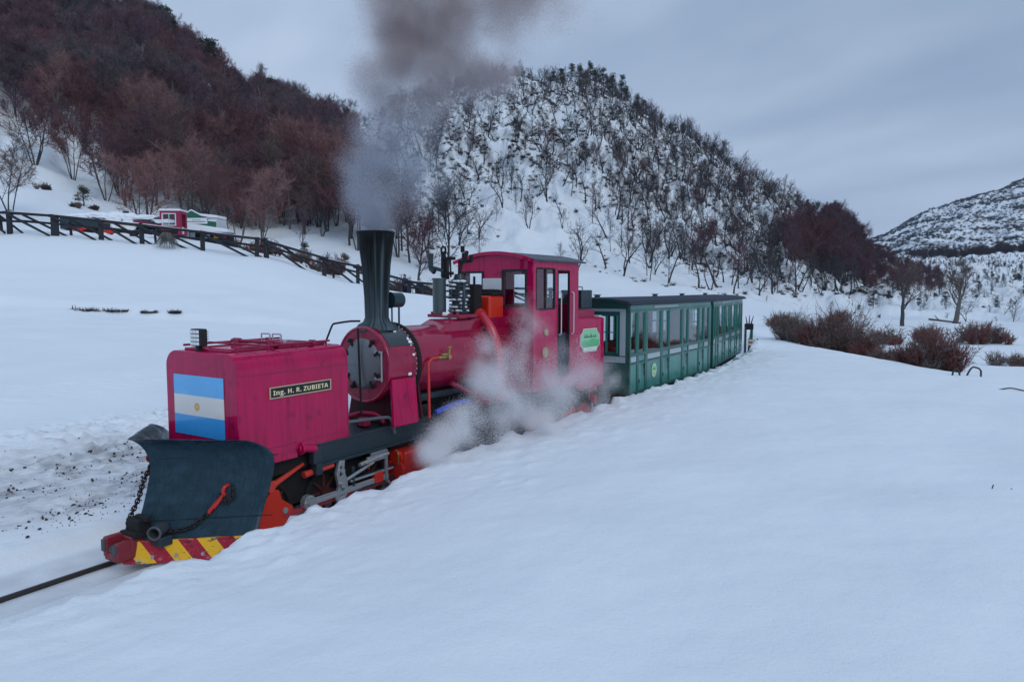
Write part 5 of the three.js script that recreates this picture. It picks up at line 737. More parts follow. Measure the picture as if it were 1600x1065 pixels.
  for (const z of [0.5, -0.3, -0.8]) for (const s of [1, -1]) { const w = P('wheel', [cx(0.27, 0.07, 0.44 * s, 0.03, z, 28), cx(0.08, 0.12, 0.46 * s, 0.03, z, 14)], M.orange, UK); }
}

// ---------------------------------------------------------------- carriages
function carriage(unit, label, L, bays, crest) {
  const c = thing('passenger_carriage', label, 'carriage', null, unit.x, 0, unit.z, unit.ry), W = 0.965, YF = 0.44, YT = 2.21;
  const Q = (name, geos, mat, parent = c, lab, keep) => mk(name, geos, mat, parent, null, lab, keep);
  Q('underframe', [span(-0.8, 0.8, 0.20, 0.42, -L + 0.05, -0.05), span(W - 0.06, W - 0.02, 0.36, 0.435, -L, 0), span(-W + 0.02, -W + 0.06, 0.36, 0.435, -L, 0), ...[0.9, 1.5, L - 1.5, L - 0.9].flatMap((s) => [cx(0.2, 0.08, 0.42, -0.05, -s), cx(0.2, 0.08, -0.42, -0.05, -s)]), span(0.55, 0.68, -0.02, 0.2, -L * 0.6, -L * 0.4)], M.soot);
  Q('floor', [span(-W + 0.02, W - 0.02, 0.42, 0.48, -L + 0.01, -0.01)], M.wood);
  for (const s of [1, -1]) {
    const xo = s * W, bx = (a, b, y0, y1, in0 = 0, in1 = 0.035, r = 0.006) => span(Math.min(xo - s * in0, xo - s * in1), Math.max(xo - s * in0, xo - s * in1), y0, y1, -b, -a, r);
    Q('sill_beam', [bx(0, L, YF - 0.03, YF + 0.03, -0.008, 0.04), bx(0, L, 1.015, 1.05, -0.012, 0.04), bx(0, L, 1.18, 1.245, -0.014, 0.04), bx(0, L, 2.075, 2.115, -0.010, 0.04)], M.green);
    Q('fascia', [bx(0, L, 2.105, YT, 0, 0.04)], M.teal);
    for (const [a, b] of bays.posts) Q('window_post', [bx(a, b, YF, 2.08, -0.010, 0.04)], M.green);
    for (const [a, b, wide] of bays.bays) {
      Q('lower_panel', [bx(a, b, YF + 0.03, 1.02, 0.004, 0.03, 0.004)], M.tealLight);
      Q('band_panel', [bx(a + 0.012, b - 0.012, 1.06, 1.175, 0.0, 0.03, 0.006)], wide === 2 ? M.tealLight : M.panelPale);
      Q('pane', [box(0.004, 0.83, b - a, xo - s * 0.02, 1.66, -(a + b) / 2)], M.glass);
      Q('window_frame', [bx(a, a + 0.022, 1.245, 2.075, -0.002, 0.035, 0.004), bx(b - 0.022, b, 1.245, 2.075, -0.002, 0.035, 0.004), bx(a, b, 2.05, 2.075, -0.002, 0.035, 0.004)], M.teal);
      if (wide === 2) { Q('door_handle', [bx(b - 0.10, b - 0.06, 0.92, 1.0, -0.03, -0.01), bx(b - 0.085, b - 0.06, 0.75, 0.92, -0.025, -0.012)], M.rubber); Q('door_hinge', [bx(a - 0.005, a + 0.02, 0.62, 0.70, -0.02, 0), bx(a - 0.005, a + 0.02, 1.3, 1.38, -0.02, 0)], M.rubber); }
    }
    Q('name_board', [bx(L * 0.24, L * 0.52, 2.125, 2.185, -0.012, 0.0, 0.003)], std(0.42, 0.50, 0.50));
  }
  for (const z of [0, -L + 0.05]) { // end walls
    const w = Q('end_wall', [xf(ext(poly([[-W, YF], [W, YF], [W, YT], [0.5, YT + 0.09], [-0.5, YT + 0.09], [-W, YT]], [[[-0.70, 1.26], [-0.22, 1.26], [-0.22, 1.98], [-0.70, 1.98]], [[0.22, 1.26], [0.70, 1.26], [0.70, 1.98], [0.22, 1.98]]]), 0.04, 0.004), 0, 0, z - 0.045)], M.green);
    for (const x of [-0.46, 0.46]) { Q('pane', [box(0.48, 0.72, 0.004, x, 1.62, z - 0.02)], M.glass, w); Q('window_frame', [box(0.03, 0.72, 0.03, x, 1.62, z - 0.01), box(0.48, 0.02, 0.03, x, 1.66, z - 0.01), span(x - 0.26, x - 0.22, 1.24, 2.0, z - 0.02, z + 0.012), span(x + 0.22, x + 0.26, 1.24, 2.0, z - 0.02, z + 0.012)], M.teal, w); }
    const zf = z > -1 ? 0.004 : z - 0.055; Q('white_trim', [span(-0.88, 0.88, 2.075, 2.13, zf, zf + 0.012, 0.003), span(0.76, 0.88, 1.20, 2.075, zf, zf + 0.012, 0.003), span(-0.88, -0.76, 1.20, 2.075, zf, zf + 0.012, 0.003), span(-0.88, 0.88, 1.06, 1.18, zf, zf + 0.012, 0.003)], M.panelPale, w);
  }
  const rp = [[-1.08, 2.215], [-1.0, 2.285], [-0.62, 2.335], [0, 2.35], [0.62, 2.335], [1.0, 2.285], [1.08, 2.215]], roof = Q('roof', [xf(ext(poly([...rp, [1.04, 2.20], [0.6, 2.30], [-0.6, 2.30], [-1.04, 2.20]]), L + 0.30, 0.006), 0, 0, -L - 0.13)], std(0.016, 0.026, 0.045, { roughness: 0.8 }), c, 'dark grey-blue roof with narrow eaves');
  for (const s of [0.10, 0.72]) Q('roof_vent', [cy(0.07, 0.05, 0.05, 0, 2.37, -L * s, 14), cy(0.09, 0.08, 0.018, 0, 2.40, -L * s, 16)], M.roof, roof);
  for (let i = 0; i < 4; i++) for (const x of [-0.5, 0.5]) { const z = -0.75 - i * (L - 1.5) / 3; const s = Q('seat', [rb(0.7, 0.08, 0.42, x, 0.80, z, 0.02), rb(0.7, 0.46, 0.07, x, 1.06, z - 0.2, 0.02), box(0.6, 0.30, 0.3, x, 0.62, z)], M.wood); Q('seat_cushion', [rb(0.66, 0.05, 0.36, x, 0.86, z + 0.02, 0.02), rb(0.64, 0.34, 0.04, x, 1.08, z - 0.145, 0.02)], std(0.25, 0.03, 0.03), s); }
  Q('buffer', [bar([0, 0.25, 0], [0, 0.25, 0.22], 0.05), rb(0.2, 0.16, 0.06, 0, 0.25, 0.22, 0.02)], M.soot);
  if (crest) { const t = colorTex(256, 256, (g, w, h) => { g.clearRect(0, 0, w, h); g.fillStyle = '#dfe9d2'; g.beginPath(); g.arc(128, 128, 126, 0, 7); g.fill(); g.fillStyle = '#9ed0a0'; g.beginPath(); g.arc(128, 128, 108, 0, 7); g.fill(); g.fillStyle = '#5c9f77'; g.beginPath(); g.moveTo(40, 120); g.lineTo(90, 70); g.lineTo(128, 108); g.lineTo(172, 62); g.lineTo(216, 120); g.fill(); g.fillStyle = '#c9dda8'; g.fillRect(60, 140, 136, 34); });
    const g = new THREE.CircleGeometry(0.15, 28); g.scale(0.95, 1, 1); g.rotateY(Math.PI / 2); Q('crest_sign', [g.translate(W + 0.006, 0.80, -1.33)], new THREE.MeshStandardMaterial({ map: t, roughness: 0.5 }), c, 'round pale green crest on the carriage side', true); }
  return c;
}
carriage(UC1, 'nearer green passenger carriage coupled directly behind the locomotive', 5.33, { posts: [[0, 0.06], [0.37, 0.47], [0.80, 0.94], [1.71, 1.83], [2.20, 2.27], [3.07, 3.20], [3.50, 3.58], [4.31, 4.41], [4.72, 4.80], [5.15, 5.33]], bays: [[0.06, 0.37, 1], [0.47, 0.80, 2], [0.94, 1.71, 1], [1.83, 2.20, 2], [2.27, 3.07, 1], [3.20, 3.50, 2], [3.58, 4.31, 1], [4.41, 4.72, 2], [4.80, 5.15, 1]] }, true);
carriage(UC2, 'farther green passenger carriage at the end of the train', 5.55, { posts: [[0, 0.10], [0.40, 0.48], [0.80, 0.92], [1.55, 1.67], [1.98, 2.06], [2.75, 2.87], [3.15, 3.23], [3.95, 4.05], [4.35, 4.45], [5.0, 5.10], [5.43, 5.55]], bays: [[0.10, 0.40, 1], [0.48, 0.80, 2], [0.92, 1.55, 1], [1.67, 1.98, 2], [2.06, 2.75, 1], [2.87, 3.15, 2], [3.23, 3.95, 1], [4.05, 4.35, 2], [4.45, 5.0, 1], [5.10, 5.43, 2]] }, false);

// ---------------------------------------------------------------- things beyond the train
{ // rail fence along the top of the field: posts, rails and slanting braces
  const f = thing('rail_fence', 'dark timber rail fence running down across the snowy field behind the train', 'fence');
  const posts = [[-60, 42.5], [-18, 42.8], [22, 43], [92, 43.3], [163, 43.7], [226, 44], [320, 44.8], [404, 46], [418, 46.4], [508, 47.8], [560, 48.5], [640, 49.6], [705, 50.4], [780, 51.5], [860, 53]].map(([u, d]) => { const [x] = atU(u, d); return V(x, groundAt(x, d), -d); });
  f.position.copy(posts[2]); const o = posts[2], r = mulberry(14), at = (p, h, dx = 0, dz = 0) => [p.x - o.x + dx, p.y - o.y + h, p.z - o.z + dz];
  const part = (name, g) => { const m = new THREE.Mesh(merge(g), M.fence); m.name = name; m.castShadow = m.receiveShadow = true; f.add(m); return m; };
  posts.forEach((p, i) => { const a = at(p, 0), h = 1.28 + 0.1 * r(); part('post', [rb(i === 3 ? 0.42 : 0.26, h + 0.4, 0.24, a[0], a[1] + h / 2 - 0.2, a[2], 0.03, (r() - 0.5) * 0.06, r(), (r() - 0.5) * 0.06)]); if (i % 2) part('post', [rb(0.14, h * 0.7 + 0.3, 0.14, a[0] + 0.35, a[1] + h * 0.35 - 0.1, a[2] - 1.0, 0.03, 0, r(), 0.05)]); });
  for (let i = 0; i + 1 < posts.length; i++) {
    const p = posts[i], q = posts[i + 1], mid = p.clone().lerp(q, 0.55); mid.y = groundAt(mid.x, -mid.z);
    if (p.distanceTo(q) < 1.2) continue;
    part('rail', [bar(at(p, 1.2, -0.3, 0.1), at(q, 1.16, 0.3, 0.1), 0.098, 0.08, 7)]); part('rail', [bar(at(p, 0.78, 0, -0.9), at(q, 0.72, 0.2, -0.9), 0.085, 0.07, 7)]);
    const e1 = p.clone().lerp(q, Math.min(0.95, 2.9 / p.distanceTo(q))); e1.y = groundAt(e1.x, -e1.z);
    part('brace', [bar(at(p, 1.1, 0, 0.16), at(e1, -0.1, 0, 0.3), 0.09, 0.07, 7)]); part('brace', [bar(at(p, 1.12, 0.5, -0.5), at(e1, -0.05, 0.6, -0.4), 0.08, 0.065, 7)]);
    const s = new THREE.Mesh(merge([bar(at(p, 1.275, 0, 0.1), at(p.clone().lerp(q, 0.9), 1.26, 0, 0.1), 0.022, 0.016, 5)]), M.snow); s.name = 'snow_strip'; f.add(s);
  }
}
{ // snow-covered old train parked behind the fence, and the kiosk
  const [x0, d0] = atU(205, 49.5), y0 = groundAt(x0, d0) - 0.25;
  const t = thing('parked_locomotive', 'old dark locomotive with red cab, half buried in snow behind the fence', 'locomotive', null, x0, y0, -d0, 0.06);
  const Q = (n, g, m, l, p = t) => mk(n, g, m, p, null, l);
  Q('chassis', [span(-4.4, 3.7, 0.35, 0.62, -0.5, 0.5, 0.02), ...[-3.6, -2.6, -1.6, 0.2, 1.4, 2.6].map((x) => cz(0.32, 0.9, x, 0.3, 0.1))], M.soot);
  Q('tender', [rb(3.0, 0.75, 1.1, -2.9, 1.05, 0, 0.05), rb(2.6, 0.10, 1.0, -2.9, 1.45, 0, 0.04)], M.frame, 'dark tender');
  Q('underframe', [rb(0.9, 0.18, 0.08, -2.6, 0.72, 0.6, 0.02, 0, 0, 0.25), rb(0.8, 0.4, 0.1, -1.1, 0.55, 0.58, 0.02), rb(0.8, 0.4, 0.1, -3.2, 0.5, 0.58, 0.02)], M.red);
  const b = Q('boiler', [cx(0.48, 2.8, 1.2, 1.15, 0), cy(0.16, 0.2, 0.5, -0.1, 1.75, 0), cy(0.2, 0.22, 0.3, 0.9, 1.65, 0)], M.frame);
  Q('side_tank', [rb(1.7, 0.12, 0.2, 1.5, 1.10, 0.52, 0.03, 0, 0, -0.18)], M.crimsonWorn);
  { const r = mulberry(3), blobs = []; const add = (x, y, z, a, bb, c) => { const g = new THREE.IcosahedronGeometry(1, 3), p = g.attributes.position; for (let i = 0; i < p.count; i++) { const k = 1 + 0.18 * n3(p.getX(i) * 1.6 + x, p.getY(i) * 1.6, p.getZ(i) * 1.6 + a); p.setXYZ(i, p.getX(i) * k, p.getY(i) * k, p.getZ(i) * k); } g.scale(a, bb, c); g.computeVertexNormals(); blobs.push(g.translate(x, y, z)); };
    add(-3.2, 1.55, 0, 1.2, 0.26, 0.6); add(-2.1, 1.62, 0, 0.9, 0.30, 0.6); add(-0.7, 1.50, 0.1, 0.75, 0.42, 0.55); add(0.2, 1.5, 0.1, 0.75, 0.34, 0.55); add(1.2, 1.50, 0, 1.1, 0.25, 0.55); add(2.5, 1.25, 0.05, 1.0, 0.22, 0.5); add(-0.6, 1.0, 0.45, 0.35, 0.5, 0.2); add(0.3, 0.95, 0.45, 0.5, 0.5, 0.2); for (let i = 0; i < 10; i++) add(-4 + 8 * r(), 0.2, 0.5 + 0.3 * r(), 0.5, 0.2, 0.3); Q('snow_cover', blobs, M.snow); }
  { const a = 2.45, w = 0.82, cab = Q('cab', [xf(ext(poly([[0, 0.3], [1.42, 0.3], [1.42, 1.98], [0, 1.98]], [[[0.2, 0.98], [1.08, 0.98], [1.08, 1.78], [0.2, 1.78]]]), 0.05), a, 0, w - 0.4), (() => { const g = ext(poly([[0, 0.3], [1.1, 0.3], [1.1, 1.98], [0, 1.98]], [[[0.2, 0.9], [0.9, 0.9], [0.9, 1.78], [0.2, 1.78]]]), 0.05); g.rotateY(Math.PI / 2); return g.translate(a + 1.4, 0, w - 0.36); })(), span(a, a + 0.05, 0.3, 1.98, -0.66, 0.42), span(a, a + 1.42, 0.3, 1.98, -0.70, -0.65)], M.crimsonWorn, 'small red cab with a white-framed window');
    Q('window_frame', [span(a + 0.16, a + 1.12, 1.76, 1.83, 0.40, 0.49), span(a + 0.16, a + 1.12, 0.93, 1.0, 0.40, 0.49), span(a + 0.14, a + 0.22, 0.93, 1.83, 0.40, 0.49), span(a + 1.06, a + 1.14, 0.93, 1.83, 0.40, 0.49), span(a + 0.62, a + 0.66, 0.98, 1.78, 0.42, 0.48)], M.white, null, cab);
    Q('pane', [box(0.9, 0.8, 0.01, a + 0.64, 1.38, 0.43)], M.glass, null, cab); Q('cab_snow', [rb(1.5, 0.14, 1.25, a + 0.7, 2.06, -0.1, 0.06)], M.snow, null, cab);
    Q('white_sign', [rb(0.02, 0.5, 0.3, a + 1.47, 0.62, 0.15, 0.004)], M.white, null, cab); }
  const [xb, db] = atU(196, 46.8), beam = topMesh('timber_beam', merge([bar([-1.55, 0.42, 0], [1.35, 0.12, 0.1], 0.10, 0.12, 9)]), M.paleWood, 'long pale brown timber pole lying on the fence in front of the parked train', 'timber pole'); beam.position.set(xb, groundAt(xb, db) + 0.75, -db);
  const bs = mk('snow_strip', [bar([-1.5, 0.52, 0], [1.2, 0.25, 0.08], 0.05, 0.05, 6)], M.snow, beam);
  const [xk, dk] = atU(322, 53.5), k = thing('kiosk', 'small green kiosk with white sign board and snow-laden awning behind the fence', 'kiosk', null, xk, groundAt(xk, dk) + 0.1, -dk, -0.05), K = (n, g, m, l, p = k) => mk(n, g, m, p, null, l);
  const wall = K('wall', [span(-2.4, 1.0, -0.6, 1.75, -1.8, -0.2, 0.02)], M.white), wf = K('front_wall', [xf(ext(poly([[-1.3, 0.9], [1.35, 0.9], [1.35, 1.5], [0.75, 1.55], [0.65, 1.85], [0.2, 1.95], [-0.55, 2.35], [-1.3, 1.95]]), 0.08), -0.4, 0, -0.15)], std(0.012, 0.13, 0.075), 'stepped green gable front');
  K('sign_board', [rb(1.75, 0.46, 0.05, -0.55, 1.55, -0.03, 0.01)], M.white, null, wf);
  { const sm = colorTex(512, 128, (g, w, h) => { g.fillStyle = '#e3e8e8'; g.fillRect(0, 0, w, h); g.fillStyle = '#26343c'; for (let i = 0, x = 34; x < 470; i++) { const l = 16 + (i * 37 % 17); g.fillRect(x, 70, l, 26); x += l + 9; } for (let i = 0, x = 150; x < 360; i++) { const l = 9 + (i * 23 % 9); g.fillRect(x, 34, l, 13); x += l + 6; } }); mk('sign_print', [xf(new THREE.PlaneGeometry(1.65, 0.40), -0.55, 1.55, 0.0)], new THREE.MeshStandardMaterial({ map: sm, roughness: 0.6 }), wf, null, 'dark lettering on the white board, too small to read', true); }
  K('gable_trim', [bar([-1.72, 1.98, -0.05], [-0.95, 2.40, -0.05], 0.05), bar([-0.95, 2.40, -0.05], [-0.15, 1.98, -0.05], 0.05), bar([-0.15, 1.98, -0.05], [0.28, 1.90, -0.05], 0.05), bar([0.38, 1.58, -0.05], [0.98, 1.53, -0.05], 0.05)], M.snow, null, wf);
  const snowRoof = (pts, z0, z1, r) => { const g = ext(poly(pts), z1 - z0, 0.06, 6); return xf(g, 0, 0, z0); };
  K('roof', [snowRoof([[-3.4, 0.75], [-1.6, 1.75], [-1.5, 2.05], [-1.95, 1.98], [-3.5, 0.95]], -1.9, -0.1), snowRoof([[-2.6, 1.8], [1.0, 1.8], [1.0, 2.0], [-0.9, 2.2], [-2.6, 2.0]], -1.8, -0.3)], M.snow, 'white snow-laden roof');
  K('awning', [xf(ext(poly([[-1.7, 0.72], [2.3, 0.62], [2.35, 0.74], [2.0, 0.88], [-0.2, 1.22], [-1.7, 1.25]]), 1.0, 0.05), 0, 0, -0.15)], M.snow, 'sloping awning under a thick layer of snow');
  const bw = K('back_room', [span(-1.2, 2.0, -0.6, 0.72, -0.9, -0.1, 0.02)], M.soot); K('counter_panel', [rb(0.42, 0.42, 0.05, 0.25, 0.42, -0.05, 0.01), rb(0.4, 0.5, 0.05, -0.9, 0.4, -0.05, 0.01)], M.panelPale, null, bw); K('yellow_door', [rb(0.42, 0.46, 0.05, 0.98, 0.42, -0.05, 0.01)], std(0.45, 0.23, 0.03), 'yellow-brown door', bw); K('red_panel', [rb(0.3, 0.4, 0.05, 1.65, 0.4, -0.05, 0.01)], M.crimsonWorn, null, bw);
}
{ // green marker frame and pale barrier by the track beyond the last carriage
  const [x, d] = atU(1171, 29.2), y = groundAt(x, d), g = thing('trackside_frame', 'green trackside frame of two posts with a dark top beside the last carriage', 'trackside frame', null, x, y - 0.1, -d, 0.3), Q = (n, ge, m) => mk(n, ge, m, g);
  Q('post', [rb(0.06, 1.3, 0.10, -0.17, 0.65, 0, 0.01)], M.frame); Q('panel', [xf(ext(poly([[-0.06, 0.05], [0.16, 0.05], [0.16, 1.28], [0.09, 1.28]]), 0.06), 0, 0, 0)], M.green); Q('top_box', [rb(0.36, 0.26, 0.18, 0.0, 1.26, 0, 0.03), ...[-0.12, 0.0, 0.12].map((a) => bar([a * 0.8, 1.35, 0], [a * 1.6, 1.68 + 0.08 * Math.cos(a * 9), 0.03], 0.03, 0.012, 6))], M.soot);
  const [x2, d2] = atU(1178, 28.2), b = thing('plank_barrier', 'pale orange plank barrier low in the snow beside the green frame', 'barrier', null, x2, groundAt(x2, d2), -d2, -0.35);
  for (const yy of [0.12, 0.28]) mk('plank', [rb(0.42, 0.10, 0.03, 0, yy, 0, 0.008, 0, 0, -0.06)], std(0.55, 0.40, 0.30), b); for (const a of [-0.17, 0.17]) mk('post', [rb(0.05, 0.5, 0.05, a, 0.12, -0.04, 0.01)], M.fence, b);
}
// ---------------------------------------------------------------- two people
function field(caps, cell, k) { // one continuous surface round tapered limbs
  const b = new THREE.Box3(); for (const [a, c, r, s] of caps) { b.expandByPoint(V(...a).addScalar(Math.max(r, s) + 0.05)); b.expandByPoint(V(...a).addScalar(-Math.max(r, s) - 0.05)); b.expandByPoint(V(...c).addScalar(Math.max(r, s) + 0.05)); b.expandByPoint(V(...c).addScalar(-Math.max(r, s) - 0.05)); }
  const size = b.getSize(V(0, 0, 0)), S = Math.max(size.x, size.y, size.z) / 2 + 0.04, ctr = b.getCenter(V(0, 0, 0)), N = Math.min(96, Math.ceil(2 * S / cell)), mc = new MarchingCubes(N, M.skin, false, false, 260000);
  const C = caps.map(([a, c, r, s]) => ({ a: V(...a), e: V(...c).sub(V(...a)), r, s })), p = V(0, 0, 0), q = V(0, 0, 0);
  for (let z = 0; z < N; z++) for (let y = 0; y < N; y++) for (let x = 0; x < N; x++) { p.set((x - N / 2) / (N / 2) * S + ctr.x, (y - N / 2) / (N / 2) * S + ctr.y, (z - N / 2) / (N / 2) * S + ctr.z); let sum = 0; for (const c of C) { q.copy(p).sub(c.a); const t = clamp(q.dot(c.e) / Math.max(c.e.lengthSq(), 1e-9), 0, 1); const dist = q.addScaledVector(c.e, -t).length() - lerp(c.r, c.s, t); sum += Math.exp(-dist * k); } mc.field[z * N * N + y * N + x] = Math.log(Math.max(sum, 1e-30)) / k; }
  mc.isolation = 0; mc.update(); const n = mc.count, g = new THREE.BufferGeometry(); g.setAttribute('position', new THREE.BufferAttribute(mc.positionArray.slice(0, n * 3), 3)); g.setAttribute('normal', new THREE.BufferAttribute(mc.normalArray.slice(0, n * 3), 3)); g.scale(S, S, S); return g.translate(ctr.x, ctr.y, ctr.z);
}
function person(label, u, d, ry, s, jacket, legs, hat) {
  const [x] = atU(u, d), g = thing('person', label, 'person', 'people watching from the fence', x, groundAt(x, d) - 0.04, -d, ry); g.scale.setScalar(s);
  const add = (n, geo, m, p = g) => { const k = new THREE.Mesh(geo, m); k.name = n; k.castShadow = k.receiveShadow = true; p.add(k); return k; };
  const J = { hipL: [-0.10, 0.90, 0], hipR: [0.10, 0.90, 0], kneeL: [-0.11, 0.48, 0.03], kneeR: [0.12, 0.48, 0.01], ankL: [-0.11, 0.08, -0.02], ankR: [0.13, 0.08, -0.02], shL: [-0.18, 1.40, 0], shR: [0.18, 1.40, 0], elL: [-0.26, 1.13, 0.04], elR: [0.26, 1.14, 0.08], wrL: [-0.16, 1.02, 0.24], wrR: [0.15, 1.04, 0.27] };
  const head = [[[0, 1.62, 0.01], [0, 1.66, 0.0], 0.088, 0.10], [[0, 1.56, 0.03], [0, 1.60, 0.03], 0.05, 0.065], [[0, 1.60, 0.10], [0, 1.625, 0.095], 0.018, 0.014], [[-0.095, 1.60, 0], [-0.095, 1.63, 0], 0.02, 0.02], [[0.095, 1.60, 0], [0.095, 1.63, 0], 0.02, 0.02], [[0, 1.46, 0], [0, 1.56, 0.01], 0.055, 0.052]];
  const hand = (w, sx) => [[w, [w[0] - sx * 0.01, w[1] - 0.02, w[2] + 0.07], 0.03, 0.036], ...[-0.03, -0.01, 0.01, 0.03].map((o, i) => [[w[0] - sx * 0.01 + o, w[1] - 0.02, w[2] + 0.08], [w[0] - sx * 0.02 + o, w[1] - 0.05, w[2] + 0.14 + 0.012 * (i % 2)], 0.010, 0.008]), [[w[0] - sx * 0.03, w[1], w[2] + 0.03], [w[0] - sx * 0.05, w[1] + 0.02, w[2] + 0.08], 0.012, 0.010]];
  const body = [...head, [[0, 1.0, 0], [0, 1.38, 0], 0.13, 0.13], [J.shL, J.shR, 0.07, 0.07], [J.hipL, J.hipR, 0.11, 0.11], [J.hipL, J.kneeL, 0.085, 0.06], [J.hipR, J.kneeR, 0.085, 0.06], [J.kneeL, J.ankL, 0.058, 0.04], [J.kneeR, J.ankR, 0.058, 0.04], [J.shL, J.elL, 0.055, 0.042], [J.shR, J.elR, 0.055, 0.042], [J.elL, J.wrL, 0.042, 0.028], [J.elR, J.wrR, 0.042, 0.028]];
  const bd = add('body', merge([field(body, 0.022, 60), field([...hand(J.wrL, -1)], 0.008, 160), field([...hand(J.wrR, 1)], 0.008, 160)]), M.skin);
  add('eyes', merge([-0.035, 0.035].map((e) => xf(new THREE.SphereGeometry(0.011, 8, 6), e, 1.645, 0.092))), M.hair);
  add('mouth', merge([rb(0.045, 0.008, 0.01, 0, 1.565, 0.098, 0.003)]), std(0.35, 0.12, 0.10));
  add('jacket', merge([field([[[0, 0.86, 0], [0, 1.40, -0.01], 0.175, 0.155], [J.shL, J.shR, 0.095, 0.095], [J.shL, J.elL, 0.085, 0.068], [J.shR, J.elR, 0.085, 0.068], [J.elL, J.wrL, 0.066, 0.046], [J.elR, J.wrR, 0.066, 0.046], [[0, 1.44, -0.03], [0, 1.50, -0.03], 0.085, 0.08]], 0.024, 55)]), jacket);
  add('trousers', merge([field([[J.hipL, J.hipR, 0.125, 0.125], [J.hipL, J.kneeL, 0.10, 0.078], [J.hipR, J.kneeR, 0.10, 0.078], [J.kneeL, J.ankL, 0.075, 0.062], [J.kneeR, J.ankR, 0.075, 0.062]], 0.024, 70)]), legs);
  for (const s2 of [-1, 1]) add('boot', merge([field([[[s2 * 0.12, 0.06, -0.05], [s2 * 0.13, 0.05, 0.14], 0.055, 0.048], [[s2 * 0.12, 0.10, -0.02], [s2 * 0.12, 0.22, -0.02], 0.058, 0.062]], 0.02, 70)]), M.rubber);
  add(hat ? 'cap' : 'hair', merge([field(hat ? [[[0, 1.70, -0.02], [0, 1.73, -0.02], 0.105, 0.09], [[0, 1.695, 0.05], [0, 1.69, 0.15], 0.05, 0.03]] : [[[0, 1.69, -0.03], [0, 1.70, -0.03], 0.108, 0.105], [[-0.09, 1.62, -0.03], [-0.10, 1.45, -0.02], 0.045, 0.04], [[0.09, 1.62, -0.03], [0.10, 1.45, -0.02], 0.045, 0.04], [[0, 1.60, -0.09], [0, 1.45, -0.09], 0.07, 0.06]], 0.018, 70)]), hat ? std(0.03, 0.012, 0.012) : M.hair);
}
person('person in a dark cap and navy jacket standing behind the fence, left of the two', 633, 50.8, 0.9, 1.0, std(0.012, 0.018, 0.075, { roughness: 0.8 }), std(0.012, 0.015, 0.045, { roughness: 0.9 }), true);
person('person with long dark hair and blue jacket behind the fence, right of the two', 656, 51.2, 0.5, 0.94, std(0.012, 0.035, 0.085, { roughness: 0.8 }), std(0.07, 0.02, 0.035, { roughness: 0.9 }), false);

// ---------------------------------------------------------------- smoke and steam: clouds of minute flecks
function fleckCloud(name, label, mat, size, per, puffs, seed, count, wisp, scale, tone) { // puffs: [x, y, z, radius, weight]; wisp(p) 0..1 thins the cloud
  const rnd = mulberry(seed), p = [], gauss = () => (rnd() + rnd() + rnd() - 1.5) / 1.5;
  for (let i = 0; i < per; i++) { const c = V(gauss(), gauss(), gauss()), a = jit(rnd, 2).normalize(), b = jit(rnd, 2).cross(a).normalize(); for (const k of [c.clone().addScaledVector(a, size), c.clone().addScaledVector(a, -size * 0.5).addScaledVector(b, size * 0.87), c.clone().addScaledVector(a, -size * 0.5).addScaledVector(b, -size * 0.87)]) p.push(k.x, k.y, k.z); }
  const g = new THREE.BufferGeometry(); g.setAttribute('position', new THREE.Float32BufferAttribute(p, 3)); g.computeVertexNormals();
  const cum = []; let tot = 0; for (const q of puffs) { tot += q[4]; cum.push(tot); }
  const list = []; let tries = 0; while (list.length < count && tries++ < count * 40) { const t = rnd() * tot; let i = 0; while (cum[i] < t) i++; const q = puffs[i], v = V(q[0] + gauss() * q[3], q[1] + gauss() * q[3], q[2] + gauss() * q[3]); if (rnd() < wisp(v)) list.push(v); }
  const im = new THREE.InstancedMesh(g, mat, list.length), m4 = new THREE.Matrix4(), q = new THREE.Quaternion();
  list.forEach((v, i) => { q.set(gauss(), gauss(), gauss(), gauss()).normalize(); im.setMatrixAt(i, m4.compose(v, q, V(1, 1, 1).multiplyScalar(scale))); });
  if (tone) list.forEach((v, i) => im.setColorAt(i, tone(v)));
  im.name = numbered(name); tag(im, label, null, null, 'stuff'); im.castShadow = im.receiveShadow = true; scene.add(im); return im;
}
const turb = (v, f, s, o = 4) => { let a = 1, t = 0, n = 0, x = v.x * f + s, y = v.y * f, z = v.z * f; for (let i = 0; i < o; i++) { n += a * n3(x, y, z); t += a; a *= 0.55; x *= 2.05; y *= 2.05; z *= 2.05; } return n / t; };
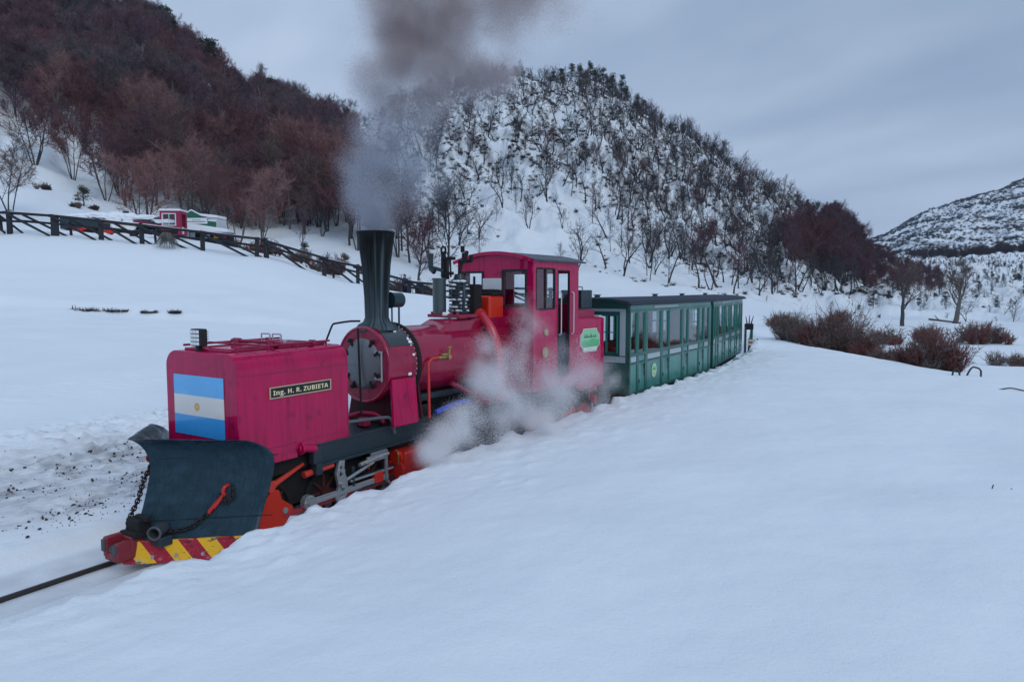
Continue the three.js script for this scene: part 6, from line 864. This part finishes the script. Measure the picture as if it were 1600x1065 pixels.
{ const puffs = [], add = (u, v, d, r, w) => { const [x] = atU(u, d); puffs.push([x, 2.5 + (453 - v) / 1067 * d, -d, r, w]); };
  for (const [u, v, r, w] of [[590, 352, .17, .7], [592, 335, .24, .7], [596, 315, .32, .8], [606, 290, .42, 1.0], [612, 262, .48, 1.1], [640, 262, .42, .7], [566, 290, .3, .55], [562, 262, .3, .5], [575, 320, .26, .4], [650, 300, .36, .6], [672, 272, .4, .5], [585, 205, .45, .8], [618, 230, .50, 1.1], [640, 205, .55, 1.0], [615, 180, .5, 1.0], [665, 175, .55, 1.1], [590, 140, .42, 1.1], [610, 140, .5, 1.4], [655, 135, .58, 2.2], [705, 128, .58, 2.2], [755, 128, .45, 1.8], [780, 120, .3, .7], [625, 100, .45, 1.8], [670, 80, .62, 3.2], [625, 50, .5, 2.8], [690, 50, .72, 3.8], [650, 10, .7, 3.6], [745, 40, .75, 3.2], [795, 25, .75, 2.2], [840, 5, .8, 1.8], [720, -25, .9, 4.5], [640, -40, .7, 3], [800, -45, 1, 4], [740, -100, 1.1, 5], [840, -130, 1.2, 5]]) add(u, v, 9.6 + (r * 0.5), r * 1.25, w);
  fleckCloud('smoke', 'brown-grey smoke plume rising from the chimney and drifting right', new THREE.MeshPhysicalMaterial({ color: new THREE.Color().setRGB(1, 1, 1), roughness: 1, transmission: 0.35, thickness: 0 }), 0.0125, 420, puffs, 41, 7000, (v) => clamp(0.5 + 1.15 * turb(v, 0.95, 3), 0.06, 1), 0.22, (v) => { const k = smooth(4.2, 6.0, v.y); return new THREE.Color().setRGB(lerp(0.52, 0.58, k), lerp(0.56, 0.51, k), lerp(0.63, 0.51, k)); }); }  // one smoke: scattered blue below and backlit brown above are painted by height
{ const puffs = [], add = (u, v, d, r, w) => { const [x] = atU(u, d); puffs.push([x, 2.5 + (453 - v) / 1067 * d, -d, r, w]); };
  for (const [u, v, d, r, w] of [[672, 708, 8.5, .18, .9], [694, 688, 8.7, .24, 1.5], [724, 668, 8.9, .30, 2.2], [752, 645, 9.1, .36, 2.2], [752, 605, 9.3, .32, 1.4], [765, 570, 9.5, .30, 1.0], [790, 565, 9.8, .30, .9], [805, 535, 10.2, .34, .6], [765, 545, 9.7, .25, .4], [780, 630, 9.4, .42, 1.9], [815, 650, 9.8, .44, 1.7], [855, 640, 10.2, .46, 1.6], [885, 605, 10.7, .46, 1.4], [890, 560, 11.0, .38, .9], [925, 595, 11.3, .44, 1.2], [955, 590, 11.8, .38, .8], [835, 490, 10.7, .36, .45], [865, 660, 10.1, .38, 1.3], [915, 635, 11.0, .40, 1.1], [700, 715, 8.6, .22, 1.0], [765, 690, 9.0, .32, 1.3], [845, 590, 10.4, .45, .8]]) add(u, v, d, r * 1.2, w);
  fleckCloud('steam', 'white steam drifting up from the cylinders beside the boiler and cab', new THREE.MeshPhysicalMaterial({ color: new THREE.Color().setRGB(0.95, 0.955, 0.965), roughness: 1, transmission: 0.55, thickness: 0 }), 0.0155, 190, puffs, 43, 4500, (v) => clamp(0.36 + 2.1 * turb(v, 1.35, 9, 5), 0.01, 1), 0.16); }

renderer.render(scene, camera);
